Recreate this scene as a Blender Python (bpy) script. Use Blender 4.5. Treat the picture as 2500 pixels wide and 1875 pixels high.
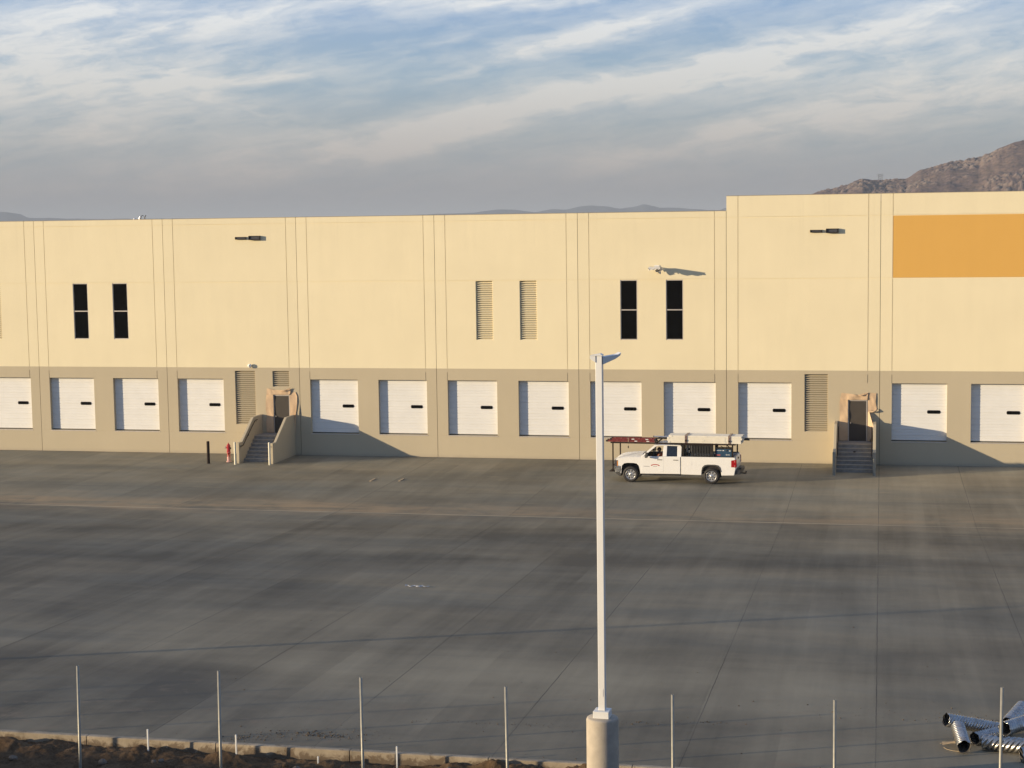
import bpy, bmesh, math, random
from mathutils import Vector, Matrix, noise, Quaternion

# ------------------------------------------------------------------ clean
for o in list(bpy.data.objects):
    bpy.data.objects.remove(o, do_unlink=True)
SC = bpy.context.scene
COL = SC.collection
R = math.radians

# ------------------------------------------------------------------ camera
cam_d = bpy.data.cameras.new("camera")
cam = bpy.data.objects.new("camera", cam_d)
COL.objects.link(cam)
cam_d.sensor_width = 36.0
cam_d.lens = 4121.53 / 2500.0 * 36.0
cam_d.clip_start = 0.5
cam_d.clip_end = 60000.0
ya, pi_, ro = -0.21601, 0.09549, -0.01377
fw = Vector((math.sin(ya) * math.cos(pi_), math.cos(ya) * math.cos(pi_), -math.sin(pi_)))
rt = Vector((math.cos(ya), -math.sin(ya), 0))
up = rt.cross(fw)
r2 = rt * math.cos(ro) + up * math.sin(ro)
u2 = -rt * math.sin(ro) + up * math.cos(ro)
M = Matrix((r2, u2, -fw)).transposed().to_4x4()
M.translation = Vector((48.04994, -90.12877, 12.95713))
cam.matrix_world = M
SC.camera = cam

# ------------------------------------------------------------------ sun, sky, exposure
SUN_AZ, SUN_EL = R(64.5), R(7.95)     # direction the light travels, from +Y towards +X
SUN_DIR = Vector((math.sin(SUN_AZ) * math.cos(SUN_EL), math.cos(SUN_AZ) * math.cos(SUN_EL), -math.sin(SUN_EL)))
sun_d = bpy.data.lights.new("sun", 'SUN')
sun_d.energy = 4.6
sun_d.angle = R(0.5)
sun_d.color = (1.0, 0.80, 0.53)
sun = bpy.data.objects.new("sun", sun_d)
COL.objects.link(sun)
sun.rotation_euler = SUN_DIR.to_track_quat('-Z', 'Y').to_euler()
sun.location = (0, -60, 60)

SC.view_settings.view_transform = 'Standard'
SC.view_settings.look = 'None'
SC.view_settings.gamma = 1.0
SC.view_settings.exposure = 0.79


class NT:
    """small helper for node trees"""
    def __init__(self, tree):
        self.t = tree
        self.n = tree.nodes
        self.l = tree.links

    def node(self, typ, **kw):
        nd = self.n.new(typ)
        for k, v in kw.items():
            setattr(nd, k, v)
        return nd

    def put(self, nd, i, v):
        s = nd.inputs[i]
        if isinstance(v, bpy.types.NodeSocket):
            self.l.new(v, s)
        elif v is not None:
            s.default_value = v

    def m(self, op, a, b=None, c=None, clamp=False):
        nd = self.node('ShaderNodeMath', operation=op)
        nd.use_clamp = clamp
        self.put(nd, 0, a)
        self.put(nd, 1, b)
        if c is not None:
            self.put(nd, 2, c)
        return nd.outputs[0]

    def mix(self, f, a, b, blend='MIX'):
        nd = self.node('ShaderNodeMix', data_type='RGBA', blend_type=blend)
        self.put(nd, 0, f)
        ins = [s for s in nd.inputs if s.type == 'RGBA']
        for s, v in zip(ins, (a, b)):
            if isinstance(v, bpy.types.NodeSocket):
                self.l.new(v, s)
            else:
                s.default_value = (*v, 1.0) if len(v) == 3 else v
        return [s for s in nd.outputs if s.type == 'RGBA'][0]

    def ramp(self, f, stops):
        nd = self.node('ShaderNodeValToRGB')
        e = nd.color_ramp.elements
        while len(e) < len(stops):
            e.new(0.5)
        for el, (p, c) in zip(e, stops):
            el.position = p
            el.color = (c, c, c, 1) if isinstance(c, (int, float)) else (*c, 1)
        self.put(nd, 0, f)
        return nd.outputs[0]

    def mapr(self, v, a, b, c=0.0, d=1.0, smooth=False):
        nd = self.node('ShaderNodeMapRange')
        if smooth:
            nd.interpolation_type = 'SMOOTHSTEP'
        self.put(nd, 0, v)
        for i, x in enumerate((a, b, c, d)):
            self.put(nd, i + 1, x)
        return nd.outputs[0]

    def comb(self, x, y, z=0.0):
        nd = self.node('ShaderNodeCombineXYZ')
        for i, v in enumerate((x, y, z)):
            self.put(nd, i, v)
        return nd.outputs[0]

    def sep(self, v):
        nd = self.node('ShaderNodeSeparateXYZ')
        self.put(nd, 0, v)
        return nd.outputs

    def noise(self, vec, scale=1.0, detail=4.0, rough=0.5, dist=0.0, lac=2.0):
        nd = self.node('ShaderNodeTexNoise')
        self.put(nd, 'Vector', vec)
        for k, v in (('Scale', scale), ('Detail', detail), ('Roughness', rough), ('Distortion', dist), ('Lacunarity', lac)):
            self.put(nd, k, v)
        return nd.outputs[0]


world = bpy.data.worlds.new("World")
SC.world = world
world.use_nodes = True
wt = NT(world.node_tree)
wt.n.clear()
SKY_K = 0.10
sky = wt.node('ShaderNodeTexSky', sky_type='NISHITA')
sky.sun_disc = False
sky.sun_elevation = SUN_EL
sky.sun_rotation = SUN_AZ + math.pi
sky.altitude = 450
sky.air_density = 1.0
sky.dust_density = 1.6
sky.ozone_density = 1.0
tc = wt.node('ShaderNodeTexCoord')
dx, dy, dz = wt.sep(tc.outputs['Generated'])
AZ = wt.m('ARCTAN2', dx, dy)
EL = wt.m('ARCSINE', dz)
ed = wt.m('MULTIPLY', EL, 57.2958)     # elevation and azimuth in degrees
ad = wt.m('MULTIPLY', AZ, 57.2958)
# rotated, stretched cloud coordinates: streaks climb to the right
def rot(a, u, v):
    c, s = math.cos(a), math.sin(a)
    return (wt.m('ADD', wt.m('MULTIPLY', u, c), wt.m('MULTIPLY', v, s)),
            wt.m('SUBTRACT', wt.m('MULTIPLY', v, c), wt.m('MULTIPLY', u, s)))
w1 = wt.noise(wt.comb(wt.m('MULTIPLY', ad, 0.10), wt.m('MULTIPLY', ed, 0.30)), 1.0, 5, 0.6)
w2 = wt.noise(wt.comb(wt.m('MULTIPLY', ad, 0.35), wt.m('MULTIPLY', ed, 1.1), 7.3), 1.0, 5, 0.65)
wv = wt.m('ADD', wt.m('MULTIPLY', wt.m('SUBTRACT', w1, 0.5), 1.7), wt.m('MULTIPLY', wt.m('SUBTRACT', w2, 0.5), 0.55))
edw = wt.m('ADD', ed, wv)
adw = wt.m('ADD', ad, wt.m('MULTIPLY', wt.m('SUBTRACT', w2, 0.5), 3.0))
def blob(a0, e0, ang, su, sv, amp):
    u, v = rot(R(ang), wt.m('SUBTRACT', adw, a0), wt.m('SUBTRACT', edw, e0))
    q = wt.m('ADD', wt.m('POWER', wt.m('ABSOLUTE', wt.m('DIVIDE', u, su)), 2.0),
             wt.m('POWER', wt.m('ABSOLUTE', wt.m('DIVIDE', v, sv)), 2.0))
    return wt.m('MULTIPLY', wt.m('EXPONENT', wt.m('MULTIPLY', q, -1.0)), amp)
BL = [(-26.0, 5.0, 3, 6.0, 1.5, 1.25), (-27.0, 7.1, 4, 5.0, 0.9, 0.7), (-20.5, 6.9, 5, 6.5, 0.33, 0.75),
      (-21.0, 4.9, 4, 2.6, 0.16, 0.6), (-11.0, 3.9, 12, 8.5, 0.50, 0.95), (-4.6, 5.0, 10, 6.0, 0.50, 0.85),
      (-8.9, 6.3, 12, 4.4, 0.42, 1.0), (-12.5, 7.3, 2, 4.0, 0.30, 0.8), (0.2, 6.3, 12, 3.8, 0.40, 1.0),
      (0.5, 5.0, 5, 6.0, 0.8, 0.75), (1.0, 3.7, 10, 8.0, 0.8, 0.6), (-5.0, 2.9, 9, 9.0, 0.6, 0.7),
      (-20.5, 2.2, 9, 7.0, 0.55, 0.95), (-27.0, 2.9, 7, 5.0, 0.6, 0.7), (-15.5, 2.9, 13, 5.0, 0.40, 0.7), (-11.5, 5.6, 14, 2.5, 0.3, 0.5),
      (-21.0, 3.6, -20, 1.6, 0.35, 0.4), (12.0, 5.0, 8, 9.0, 0.8, 0.8), (-42.0, 4.5, 5, 9.0, 1.2, 0.8)]
acc = None
for b in BL:
    v = blob(*b)
    acc = v if acc is None else wt.m('ADD', acc, v)
f1 = wt.noise(wt.comb(*[wt.m('MULTIPLY', x, k) for x, k in zip(rot(R(9), adw, ed), (0.20, 1.05))]), 1.0, 7, 0.60, 0.6)
f2 = wt.noise(wt.comb(*[wt.m('MULTIPLY', x, k) for x, k in zip(rot(R(11), ad, ed), (0.45, 5.0))], 3.1), 1.0, 6, 0.6)
f3 = wt.noise(wt.comb(*[wt.m('MULTIPLY', x, k) for x, k in zip(rot(R(6), adw, edw), (0.5, 1.7))], 8.0), 1.0, 6, 0.62, 0.4)
tex = wt.m('ADD', wt.m('ADD', wt.m('MULTIPLY', f1, 0.55), wt.m('MULTIPLY', f2, 0.13)), wt.m('MULTIPLY', f3, 0.46))
hi = wt.mapr(ed, 7.5, 22.0, 0.0, 1.0, True)
high = wt.mapr(wt.noise(wt.comb(wt.m('MULTIPLY', dx, 3.0), wt.m('MULTIPLY', dy, 6.0), wt.m('MULTIPLY', dz, 5.0)), 1.0, 5, 0.6), 0.48, 0.72, 0.0, 0.8)
msk = wt.m('MULTIPLY', acc, wt.mapr(tex, 0.40, 0.74, 0.20, 1.10))
msk = wt.m('ADD', msk, wt.mapr(tex, 0.48, 0.78, 0.0, 0.50))
msk = wt.m('ADD', wt.m('MULTIPLY', msk, wt.m('SUBTRACT', 1.0, hi)), wt.m('MULTIPLY', high, hi), clamp=True)
blue = wt.ramp(wt.m('DIVIDE', ed, 90.0, clamp=True), [(0.0, (0.20, 0.20, 0.225)), (0.012, (0.245, 0.25, 0.275)), (0.034, (0.285, 0.335, 0.375)),
                                          (0.055, (0.26, 0.37, 0.48)), (0.078, (0.235, 0.36, 0.55)), (0.2, (0.17, 0.28, 0.50)), (0.5, (0.10, 0.19, 0.40)), (1.0, (0.07, 0.14, 0.34))])
cloud = wt.ramp(wt.m('DIVIDE', ed, 10.0, clamp=True), [(0.0, (0.21, 0.205, 0.225)), (0.10, (0.32, 0.295, 0.295)), (0.25, (0.48, 0.445, 0.425)), (0.45, (0.60, 0.59, 0.575)), (0.7, (0.70, 0.715, 0.73)), (1.0, (0.70, 0.73, 0.78))])
SKYG = 0.70
mine = wt.mix(msk, blue, cloud)
mine = wt.mix(1.0, mine, (SKYG / SKY_K,) * 3, 'MULTIPLY')
final = wt.mix(0.93, sky.outputs[0], mine)
bg = wt.node('ShaderNodeBackground')
wt.l.new(final, bg.inputs[0])
bg.inputs[1].default_value = SKY_K
wo = wt.node('ShaderNodeOutputWorld')
wt.l.new(bg.outputs[0], wo.inputs[0])

# ------------------------------------------------------------------ materials
MATS = {}
def base_mat(name, color=(0.5, 0.5, 0.5), rough=0.6, metal=0.0, spec=0.5):
    m = bpy.data.materials.new(name)
    m.use_nodes = True
    nt = NT(m.node_tree)
    b = m.node_tree.nodes['Principled BSDF']
    b.inputs['Base Color'].default_value = (*color, 1)
    b.inputs['Roughness'].default_value = rough
    b.inputs['Metallic'].default_value = metal
    b.inputs['Specular IOR Level'].default_value = spec
    MATS[name] = m
    return m, nt, b

def plain(name, color, rough=0.6, metal=0.0, spec=0.5, var=0.10, scale=6.0, bump=0.0, bscale=40.0):
    """principled surface with a little procedural unevenness"""
    m, nt, b = base_mat(name, color, rough, metal, spec)
    t = nt.node('ShaderNodeTexCoord')
    f = nt.noise(t.outputs['Object'], scale, 5, 0.6)
    lo = tuple(c * (1 - var) for c in color)
    hi_ = tuple(min(1, c * (1 + var)) for c in color)
    nt.l.new(nt.mix(nt.mapr(f, 0.3, 0.7), lo, hi_), b.inputs['Base Color'])
    nt.l.new(nt.mapr(nt.noise(t.outputs['Object'], scale * 2.3, 3), 0.3, 0.7, max(0.02, rough - 0.08), min(1, rough + 0.08)), b.inputs['Roughness'])
    if bump:
        bp = nt.node('ShaderNodeBump')
        bp.inputs['Strength'].default_value = bump
        bp.inputs['Distance'].default_value = 0.01
        nt.l.new(nt.noise(t.outputs['Object'], bscale, 4), bp.inputs['Height'])
        nt.l.new(bp.outputs[0], b.inputs['Normal'])
    return m

def wall_paint(name, color, var=0.07, streak=0.07):
    m, nt, b = base_mat(name, color, 0.85, 0, 0.25)
    g = nt.node('ShaderNodeNewGeometry')
    x, y, z = nt.sep(g.outputs['Position'])
    f = nt.noise(nt.comb(nt.m('MULTIPLY', x, 0.35), y, nt.m('MULTIPLY', z, 0.35)), 1.0, 6, 0.6)
    s = nt.noise(nt.comb(nt.m('MULTIPLY', x, 2.2), y, nt.m('MULTIPLY', z, 0.25)), 1.0, 5, 0.6)
    rl = nt.noise(nt.comb(nt.m('MULTIPLY', x, 9.0), nt.m('MULTIPLY', y, 9.0), nt.m('MULTIPLY', z, 9.0)), 1.0, 3, 0.6)
    v = nt.m('ADD', nt.m('MULTIPLY', nt.m('SUBTRACT', f, 0.5), 2 * var), nt.m('MULTIPLY', nt.m('SUBTRACT', s, 0.5), 2 * streak * 0.5))
    v = nt.m('ADD', v, nt.m('MULTIPLY', nt.m('SUBTRACT', rl, 0.5), 0.03))
    pn = nt.node('ShaderNodeTexWhiteNoise', noise_dimensions='1D')
    nt.l.new(nt.m('FLOOR', nt.m('DIVIDE', x, 8.0)), pn.inputs['W'])
    v = nt.m('ADD', v, nt.m('MULTIPLY', nt.m('SUBTRACT', pn.outputs['Value'], 0.5), 0.035))
    runs = nt.noise(nt.comb(nt.m('MULTIPLY', x, 5.0), y, nt.m('MULTIPLY', z, 0.12)), 1.0, 4, 0.6)
    v = nt.m('SUBTRACT', v, nt.m('MULTIPLY', nt.mapr(runs, 0.55, 0.72, 0.0, 0.05), nt.mapr(z, 10.5, 13.6, 0.0, 1.0)))
    # splash-back dirt in the lowest hand's breadth
    dirt = nt.m('MULTIPLY', nt.mapr(z, 0.0, 0.22, 1.0, 0.0, True), nt.mapr(s, 0.3, 0.7, 0.1, 0.45))
    k = nt.m('ADD', 1.0, v)
    c = nt.mix(1.0, (*color, 1), nt.comb(k, k, k), 'MULTIPLY')
    c = nt.mix(dirt, c, (0.30, 0.26, 0.21))
    nt.l.new(c, b.inputs['Base Color'])
    bp = nt.node('ShaderNodeBump')
    bp.inputs['Strength'].default_value = 0.10
    bp.inputs['Distance'].default_value = 0.008
    nt.l.new(nt.noise(g.outputs['Position'], 30.0, 4), bp.inputs['Height'])
    nt.l.new(bp.outputs[0], b.inputs['Normal'])
    return m

m_cream = wall_paint('cream_paint', (0.75, 0.668, 0.463))
m_tan = wall_paint('greige_paint', (0.47, 0.408, 0.292))
m_orange = wall_paint('orange_paint', (0.64, 0.37, 0.095), 0.025)
m_dark_gap = plain('shadow_gap_sealant', (0.10, 0.085, 0.06), 0.9)
m_flash = plain('roof_edge_metal', (0.26, 0.22, 0.18), 0.5, 0.2)
m_roofdeck = plain('roof_membrane', (0.5, 0.49, 0.46), 0.9)
m_door = plain('white_door_steel', (0.73, 0.725, 0.70), 0.45, 0, 0.4, 0.03, 1.5)
m_rubber = plain('black_rubber', (0.022, 0.020, 0.019), 0.65, 0, 0.4, 0.2)
m_darkglass = plain('dark_window_glass', (0.004, 0.004, 0.004), 0.10, 0, 0.22, 0.3, 1.0)
m_tinglass = plain('tinted_car_glass', (0.014, 0.018, 0.026), 0.06, 0, 0.6, 0.2, 1.0)
m_alu = plain('pale_anodised_frame', (0.50, 0.46, 0.42), 0.45, 0.3)
m_black = plain('black_enamel', (0.018, 0.014, 0.012), 0.45, 0, 0.5, 0.3)
m_lampbox = plain('dark_bronze_housing', (0.045, 0.036, 0.03), 0.5, 0.2)
m_lens = plain('grey_lens', (0.065, 0.066, 0.075), 0.3)
m_white = plain('white_enamel', (0.70, 0.70, 0.68), 0.4, 0, 0.5, 0.03, 2.0)
m_truck = plain('white_car_paint', (0.76, 0.75, 0.72), 0.25, 0, 0.5, 0.015, 2.0)
m_chrome = plain('chrome', (0.66, 0.66, 0.66), 0.30, 0.75, 0.5, 0.04)
m_bumper = plain('dull_chrome_bumper', (0.40, 0.41, 0.42), 0.28, 0.9, 0.5, 0.1)
m_galv = None
m_amber = plain('amber_lens', (0.55, 0.22, 0.04), 0.2)
m_red_lens = plain('red_lens', (0.30, 0.008, 0.012), 0.15)
m_trim = plain('grey_plastic', (0.055, 0.055, 0.055), 0.55)
m_ladder = plain('red_fibreglass', (0.16, 0.028, 0.026), 0.5, 0, 0.4, 0.15)
m_alum = plain('aluminium', (0.55, 0.55, 0.56), 0.35, 0.8)
m_pvc = plain('cream_painted_stock', (0.76, 0.72, 0.62), 0.5, 0, 0.4, 0.05, 8.0)
m_strap = plain('dark_red_strap', (0.13, 0.05, 0.04), 0.8)
m_welder = plain('blue_machine_paint', (0.022, 0.062, 0.115), 0.45)
m_redlab = plain('red_label', (0.42, 0.09, 0.08), 0.5)
m_reflector = plain('pink_reflector', (0.60, 0.22, 0.20), 0.3)
m_vest = plain('orange_fabric', (0.85, 0.13, 0.03), 0.85)
m_skin = plain('skin', (0.30, 0.15, 0.09), 0.6)
m_hair = plain('dark_hair', (0.02, 0.014, 0.01), 0.7)
m_denim = plain('dark_trousers', (0.03, 0.035, 0.06), 0.9)
m_seat = plain('dark_upholstery', (0.03, 0.03, 0.032), 0.9)
m_concrete = plain('cast_concrete', (0.40, 0.355, 0.29), 0.9, 0, 0.2, 0.12, 4.0, 0.4, 60.0)
m_stepcon = plain('step_concrete', (0.27, 0.26, 0.24), 0.9, 0, 0.2, 0.2, 5.0, 0.4, 60.0)
m_kerb = plain('kerb_concrete', (0.33, 0.275, 0.20), 0.9, 0, 0.2, 0.30, 2.2, 0.6, 30.0)
_k = NT(m_kerb.node_tree)
_kb = m_kerb.node_tree.nodes['Principled BSDF']
_ks = _kb.inputs['Base Color'].links[0].from_socket
_kg = _k.node('ShaderNodeNewGeometry')
_kx, _ky, _kz = _k.sep(_kg.outputs['Position'])
_kn = _k.noise(_kg.outputs['Position'], 3.2, 6, 0.7, 0.6)
_kf = _k.mapr(_k.m('ADD', _kn, _k.mapr(_kz, 1.58, 1.76, 0.16, -0.05)), 0.52, 0.62, 0.0, 0.75)
_k.l.new(_k.mix(_kf, _ks, (0.115, 0.078, 0.048)), _kb.inputs['Base Color'])
m_paper = plain('brown_masking_paper', (0.56, 0.405, 0.26), 0.7, 0, 0.3, 0.08, 3.0, 0.15, 12.0)
m_greydoor = plain('grey_primer_door', (0.058, 0.050, 0.042), 0.6, 0, 0.3, 0.12, 1.5)
m_bronze = plain('brown_black_paint', (0.020, 0.012, 0.010), 0.75, 0, 0.2, 0.3)
m_post = plain('pale_green_grey_galvanised', (0.29, 0.28, 0.235), 0.5, 0.2, 0.5, 0.12, 12.0)
m_bollard = plain('cream_galvanised_bollard', (0.70, 0.66, 0.52), 0.5, 0, 0.4, 0.06)  # galvanised steel with its lit, pale cream look put into the colour
m_rock = plain('pale_stone', (0.17, 0.14, 0.11), 0.95, 0, 0.2, 0.25, 14.0)
m_twig = plain('dry_wood', (0.40, 0.31, 0.20), 0.9)
m_plastic = plain('thin_plastic_sheet', (0.56, 0.55, 0.53), 0.4, 0, 0.4, 0.1)
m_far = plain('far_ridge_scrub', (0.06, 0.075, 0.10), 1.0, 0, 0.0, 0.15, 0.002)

def galvanised():
    m, nt, b = base_mat('corrugated_galvanised_steel', (0.5, 0.5, 0.5), 0.24, 0.88)
    t = nt.node('ShaderNodeTexCoord')
    v = nt.node('ShaderNodeTexVoronoi')
    v.inputs['Scale'].default_value = 22.0
    nt.l.new(t.outputs['Object'], v.inputs['Vector'])
    s = nt.mapr(nt.sep(v.outputs['Color'])[0], 0, 1, 0.40, 0.52)
    d = nt.noise(t.outputs['Object'], 5.0, 5, 0.6)
    c = nt.mix(nt.mapr(d, 0.45, 0.75), nt.comb(s, s, nt.m('MULTIPLY', s, 0.97)), (0.30, 0.25, 0.20))
    nt.l.new(c, b.inputs['Base Color'])
    nt.l.new(nt.mapr(d, 0.3, 0.7, 0.17, 0.36), b.inputs['Roughness'])
    return m
m_galv = galvanised()
m_pipe_in = plain('shaded_pipe_inside', (0.05, 0.045, 0.04), 0.7)  # same steel inside the pipes; shade in the mouths put into a darker colour

def worn_red():
    m, nt, b = base_mat('chipped_red_paint', (0.45, 0.03, 0.03), 0.5)
    t = nt.node('ShaderNodeTexCoord')
    x, y, z = nt.sep(t.outputs['Object'])
    d = nt.noise(t.outputs['Object'], 14.0, 5, 0.65)
    w = nt.m('ADD', nt.mapr(z, 0.65, 0.1, 0.0, 0.22), d)
    c = nt.mix(nt.mapr(w, 0.60, 0.66), (0.40, 0.022, 0.022), (0.62, 0.38, 0.33))
    nt.l.new(c, b.inputs['Base Color'])
    return m
m_red = worn_red()

def court():
    """broomed concrete: joints every 4 m, lane tones, water stains, tyre polish"""
    m, nt, b = base_mat('court_concrete', (0.2, 0.19, 0.17), 0.75, 0, 0.35)
    g = nt.node('ShaderNodeNewGeometry')
    x, y, z = nt.sep(g.outputs['Position'])
    def fr(v):
        return nt.m('FRACT', v)
    # tone of each poured lane (8 m wide, broken at the cross joints)
    lane = nt.m('FLOOR', nt.m('DIVIDE', x, 8.0))
    row = nt.m('FLOOR', nt.m('DIVIDE', nt.m('ADD', y, 18.0), 9.5))
    wn = nt.node('ShaderNodeTexWhiteNoise', noise_dimensions='2D')
    nt.l.new(nt.comb(lane, row), wn.inputs['Vector'])
    lt = wn.outputs['Value']
    lane4 = nt.m('FLOOR', nt.m('DIVIDE', x, 1.33))
    wn2 = nt.node('ShaderNodeTexWhiteNoise', noise_dimensions='1D')
    nt.l.new(lane4, wn2.inputs['W'])
    # smudges: long along X (squeegee / water), long along Y (pour direction), big blotches
    nx = nt.noise(nt.comb(nt.m('MULTIPLY', x, 0.055), nt.m('MULTIPLY', y, 0.26), 0.0), 1.0, 6, 0.58, 0.25)
    ny = nt.noise(nt.comb(nt.m('MULTIPLY', x, 0.60), nt.m('MULTIPLY', y, 0.07), 4.0), 1.0, 6, 0.6, 0.15)
    nb = nt.noise(nt.comb(nt.m('MULTIPLY', x, 0.05), nt.m('MULTIPLY', y, 0.09), 9.0), 1.0, 5, 0.55, 0.5)
    hue0 = nt.noise(nt.comb(nt.m('MULTIPLY', x, 0.04), nt.m('MULTIPLY', y, 0.12), 5.0), 1.0, 4, 0.6, 0.4)
    nf = nt.noise(g.outputs['Position'], 2.2, 7, 0.7)
    ng = nt.noise(g.outputs['Position'], 26.0, 4, 0.7)
    # patches cut off square at the pour lanes
    ql = nt.m('FLOOR', nt.m('DIVIDE', nt.m('ADD', x, nt.m('MULTIPLY', nf, 0.12)), 2.0))
    qn = nt.noise(nt.comb(nt.m('MULTIPLY', ql, 0.37), nt.m('MULTIPLY', y, 0.10), 40.0), 1.0, 5, 0.6, 0.0)
    ny2 = nt.noise(nt.comb(nt.m('MULTIPLY', x, 1.9), nt.m('MULTIPLY', y, 0.06), 24.0), 1.0, 5, 0.65, 0.1)
    qn2 = nt.noise(nt.comb(nt.m('MULTIPLY', x, 0.30), nt.m('MULTIPLY', y, 0.30), 44.0), 1.0, 5, 0.6, 0.8)
    v = nt.m('MULTIPLY', nt.m('SUBTRACT', nx, 0.5), 1.05)
    v = nt.m('ADD', v, nt.m('MULTIPLY', nt.m('SUBTRACT', qn, 0.5), 1.15))
    v = nt.m('ADD', v, nt.m('MULTIPLY', nt.m('SUBTRACT', qn2, 0.5), 0.50))
    v = nt.m('ADD', v, nt.m('MULTIPLY', nt.m('SUBTRACT', ny2, 0.5), 0.45))
    v = nt.m('ADD', v, nt.m('MULTIPLY', nt.m('SUBTRACT', ny, 0.5), 0.95))
    v = nt.m('ADD', v, nt.m('MULTIPLY', nt.m('SUBTRACT', nb, 0.5), 1.25))
    v = nt.m('ADD', v, nt.m('MULTIPLY', nt.m('SUBTRACT', lt, 0.5), 0.15))
    v = nt.m('ADD', v, nt.m('MULTIPLY', nt.m('SUBTRACT', wn2.outputs['Value'], 0.5), 0.09))
    v = nt.m('ADD', v, nt.m('MULTIPLY', nt.m('SUBTRACT', nf, 0.5), 0.16))
    v = nt.m('ADD', v, nt.m('MULTIPLY', nt.m('SUBTRACT', ng, 0.5), 0.07))
    # newer, paler strip beside the building and towards the right-hand end
    pale = nt.m('MULTIPLY', nt.mapr(y, -24.0, -6.0, 0.0, 0.22, True), 1.0)
    pale = nt.m('ADD', pale, nt.mapr(x, 30.0, 54.0, -0.04, 0.14))
    # slab darkened by curing water in a broad strip mid-court
    wet = nt.m('EXPONENT', nt.m('MULTIPLY', nt.m('POWER', nt.m('ABSOLUTE', nt.m('DIVIDE', nt.m('ADD', y, 29.0), 8.0)), 2.0), -1.0))
    v = nt.m('SUBTRACT', v, nt.m('MULTIPLY', wet, nt.mapr(hue0, 0.35, 0.6, 0.05, 0.22)))
    v = nt.m('ADD', nt.m('ADD', v, 0.93), pale)
    v = nt.m('MAXIMUM', v, 0.45)
    # brownish against bluish areas
    hue = nt.noise(nt.comb(nt.m('MULTIPLY', x, 0.07), nt.m('MULTIPLY', y, 0.20), 21.0), 1.0, 5, 0.6, 0.4)
    near = nt.mapr(y, -34.0, -50.0, 0.0, 0.30, True)
    hue = nt.mapr(nt.m('ADD', nt.m('ADD', hue, nt.m('MULTIPLY', near, 0.5)), nt.mapr(x, 30, 54, 0, 0.06)), 0.36, 0.66)
    cA = nt.mix(hue, (0.133, 0.131, 0.106), (0.210, 0.182, 0.125))
    c = nt.mix(1.0, cA, nt.comb(v, v, v), 'MULTIPLY')
    # silt that has settled along the gutter line at y = -18
    ydist = nt.m('SUBTRACT', y, -17.0)
    band = nt.m('EXPONENT', nt.m('MULTIPLY', nt.m('POWER', nt.m('ABSOLUTE', nt.m('DIVIDE', ydist, 1.9)), 2.0), -1.0))
    bn = nt.noise(nt.comb(nt.m('MULTIPLY', x, 0.16), nt.m('MULTIPLY', y, 0.7), 2.0), 1.0, 6, 0.62, 0.5)
    silt = nt.m('MULTIPLY', band, nt.mapr(nt.m('ADD', nt.m('MULTIPLY', bn, 0.6), nt.m('MULTIPLY', qn2, 0.4)), 0.42, 0.60, 0.05, 0.85))
    far_x = nt.mapr(x, 22.0, 36.0, 1.0, 0.62)
    silt = nt.m('MULTIPLY', silt, far_x)
    c = nt.mix(silt, c, (0.40, 0.28, 0.155))
    pb = nt.noise(nt.comb(nt.m('MULTIPLY', x, 0.22), nt.m('MULTIPLY', y, 1.3), 33.0), 1.0, 6, 0.65, 0.6)
    pw = nt.m('MULTIPLY', nt.mapr(pb, 0.60, 0.72, 0.0, 0.6), nt.mapr(y, -30.0, -16.0, 0.15, 1.0))
    c = nt.mix(pw, c, (0.36, 0.29, 0.19))
    # dried mud near the kerb
    mud = nt.noise(nt.comb(nt.m('MULTIPLY', x, 0.9), nt.m('MULTIPLY', y, 1.2), 14.0), 1.0, 7, 0.7, 0.5)
    mudm = nt.m('MULTIPLY', nt.mapr(mud, 0.56, 0.70, 0.0, 0.7), nt.mapr(y, -47.0, -54.0, 0.0, 1.0))
    c = nt.mix(mudm, c, (0.22, 0.165, 0.11))
    # saw-cut joints
    def line(coord, period, off, half):
        q = nt.m('ABSOLUTE', nt.m('SUBTRACT', fr(nt.m('ADD', nt.m('DIVIDE', nt.m('SUBTRACT', coord, off), period), 0.5)), 0.5))
        return nt.m('LESS_THAN', nt.m('MULTIPLY', q, period), half)
    wob = nt.m('MULTIPLY', nt.m('SUBTRACT', nt.noise(g.outputs['Position'], 1.3, 5, 0.7), 0.5), 0.05)
    xw = nt.m('ADD', x, wob)
    j1 = nt.m('MULTIPLY', line(xw, 8.0, 4.0, 0.012), nt.mapr(nb, 0.35, 0.6, 0.15, 0.9))
    j2 = nt.m('MULTIPLY', line(xw, 8.0, 0.0, 0.013), nt.mapr(nx, 0.35, 0.6, 0.25, 1.0))
    yw = nt.m('ADD', y, wob)
    jy = nt.m('MULTIPLY', nt.m('LESS_THAN', nt.m('ABSOLUTE', nt.m('ADD', yw, 12.1)), 0.03), 0.5)
    jj = nt.m('MAXIMUM', nt.m('MAXIMUM', j1, j2), jy)
    c = nt.mix(nt.m('MULTIPLY', jj, 0.78), c, (0.035, 0.03, 0.026))
    jg = nt.m('MULTIPLY', nt.m('LESS_THAN', nt.m('ABSOLUTE', nt.m('ADD', yw, 18.0)), 0.05), nt.mapr(bn, 0.3, 0.6, 0.25, 0.9))
    c = nt.mix(jg, c, (0.52, 0.44, 0.31))
    nt.l.new(c, b.inputs['Base Color'])
    nt.l.new(nt.mapr(nb, 0.3, 0.7, 0.62, 0.88), b.inputs['Roughness'])
    bp = nt.node('ShaderNodeBump')
    bp.inputs['Strength'].default_value = 0.22
    bp.inputs['Distance'].default_value = 0.004
    nt.l.new(nt.m('ADD', ng, nt.m('MULTIPLY', nf, 2.0)), bp.inputs['Height'])
    nt.l.new(bp.outputs[0], b.inputs['Normal'])
    return m
m_court = court()

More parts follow.
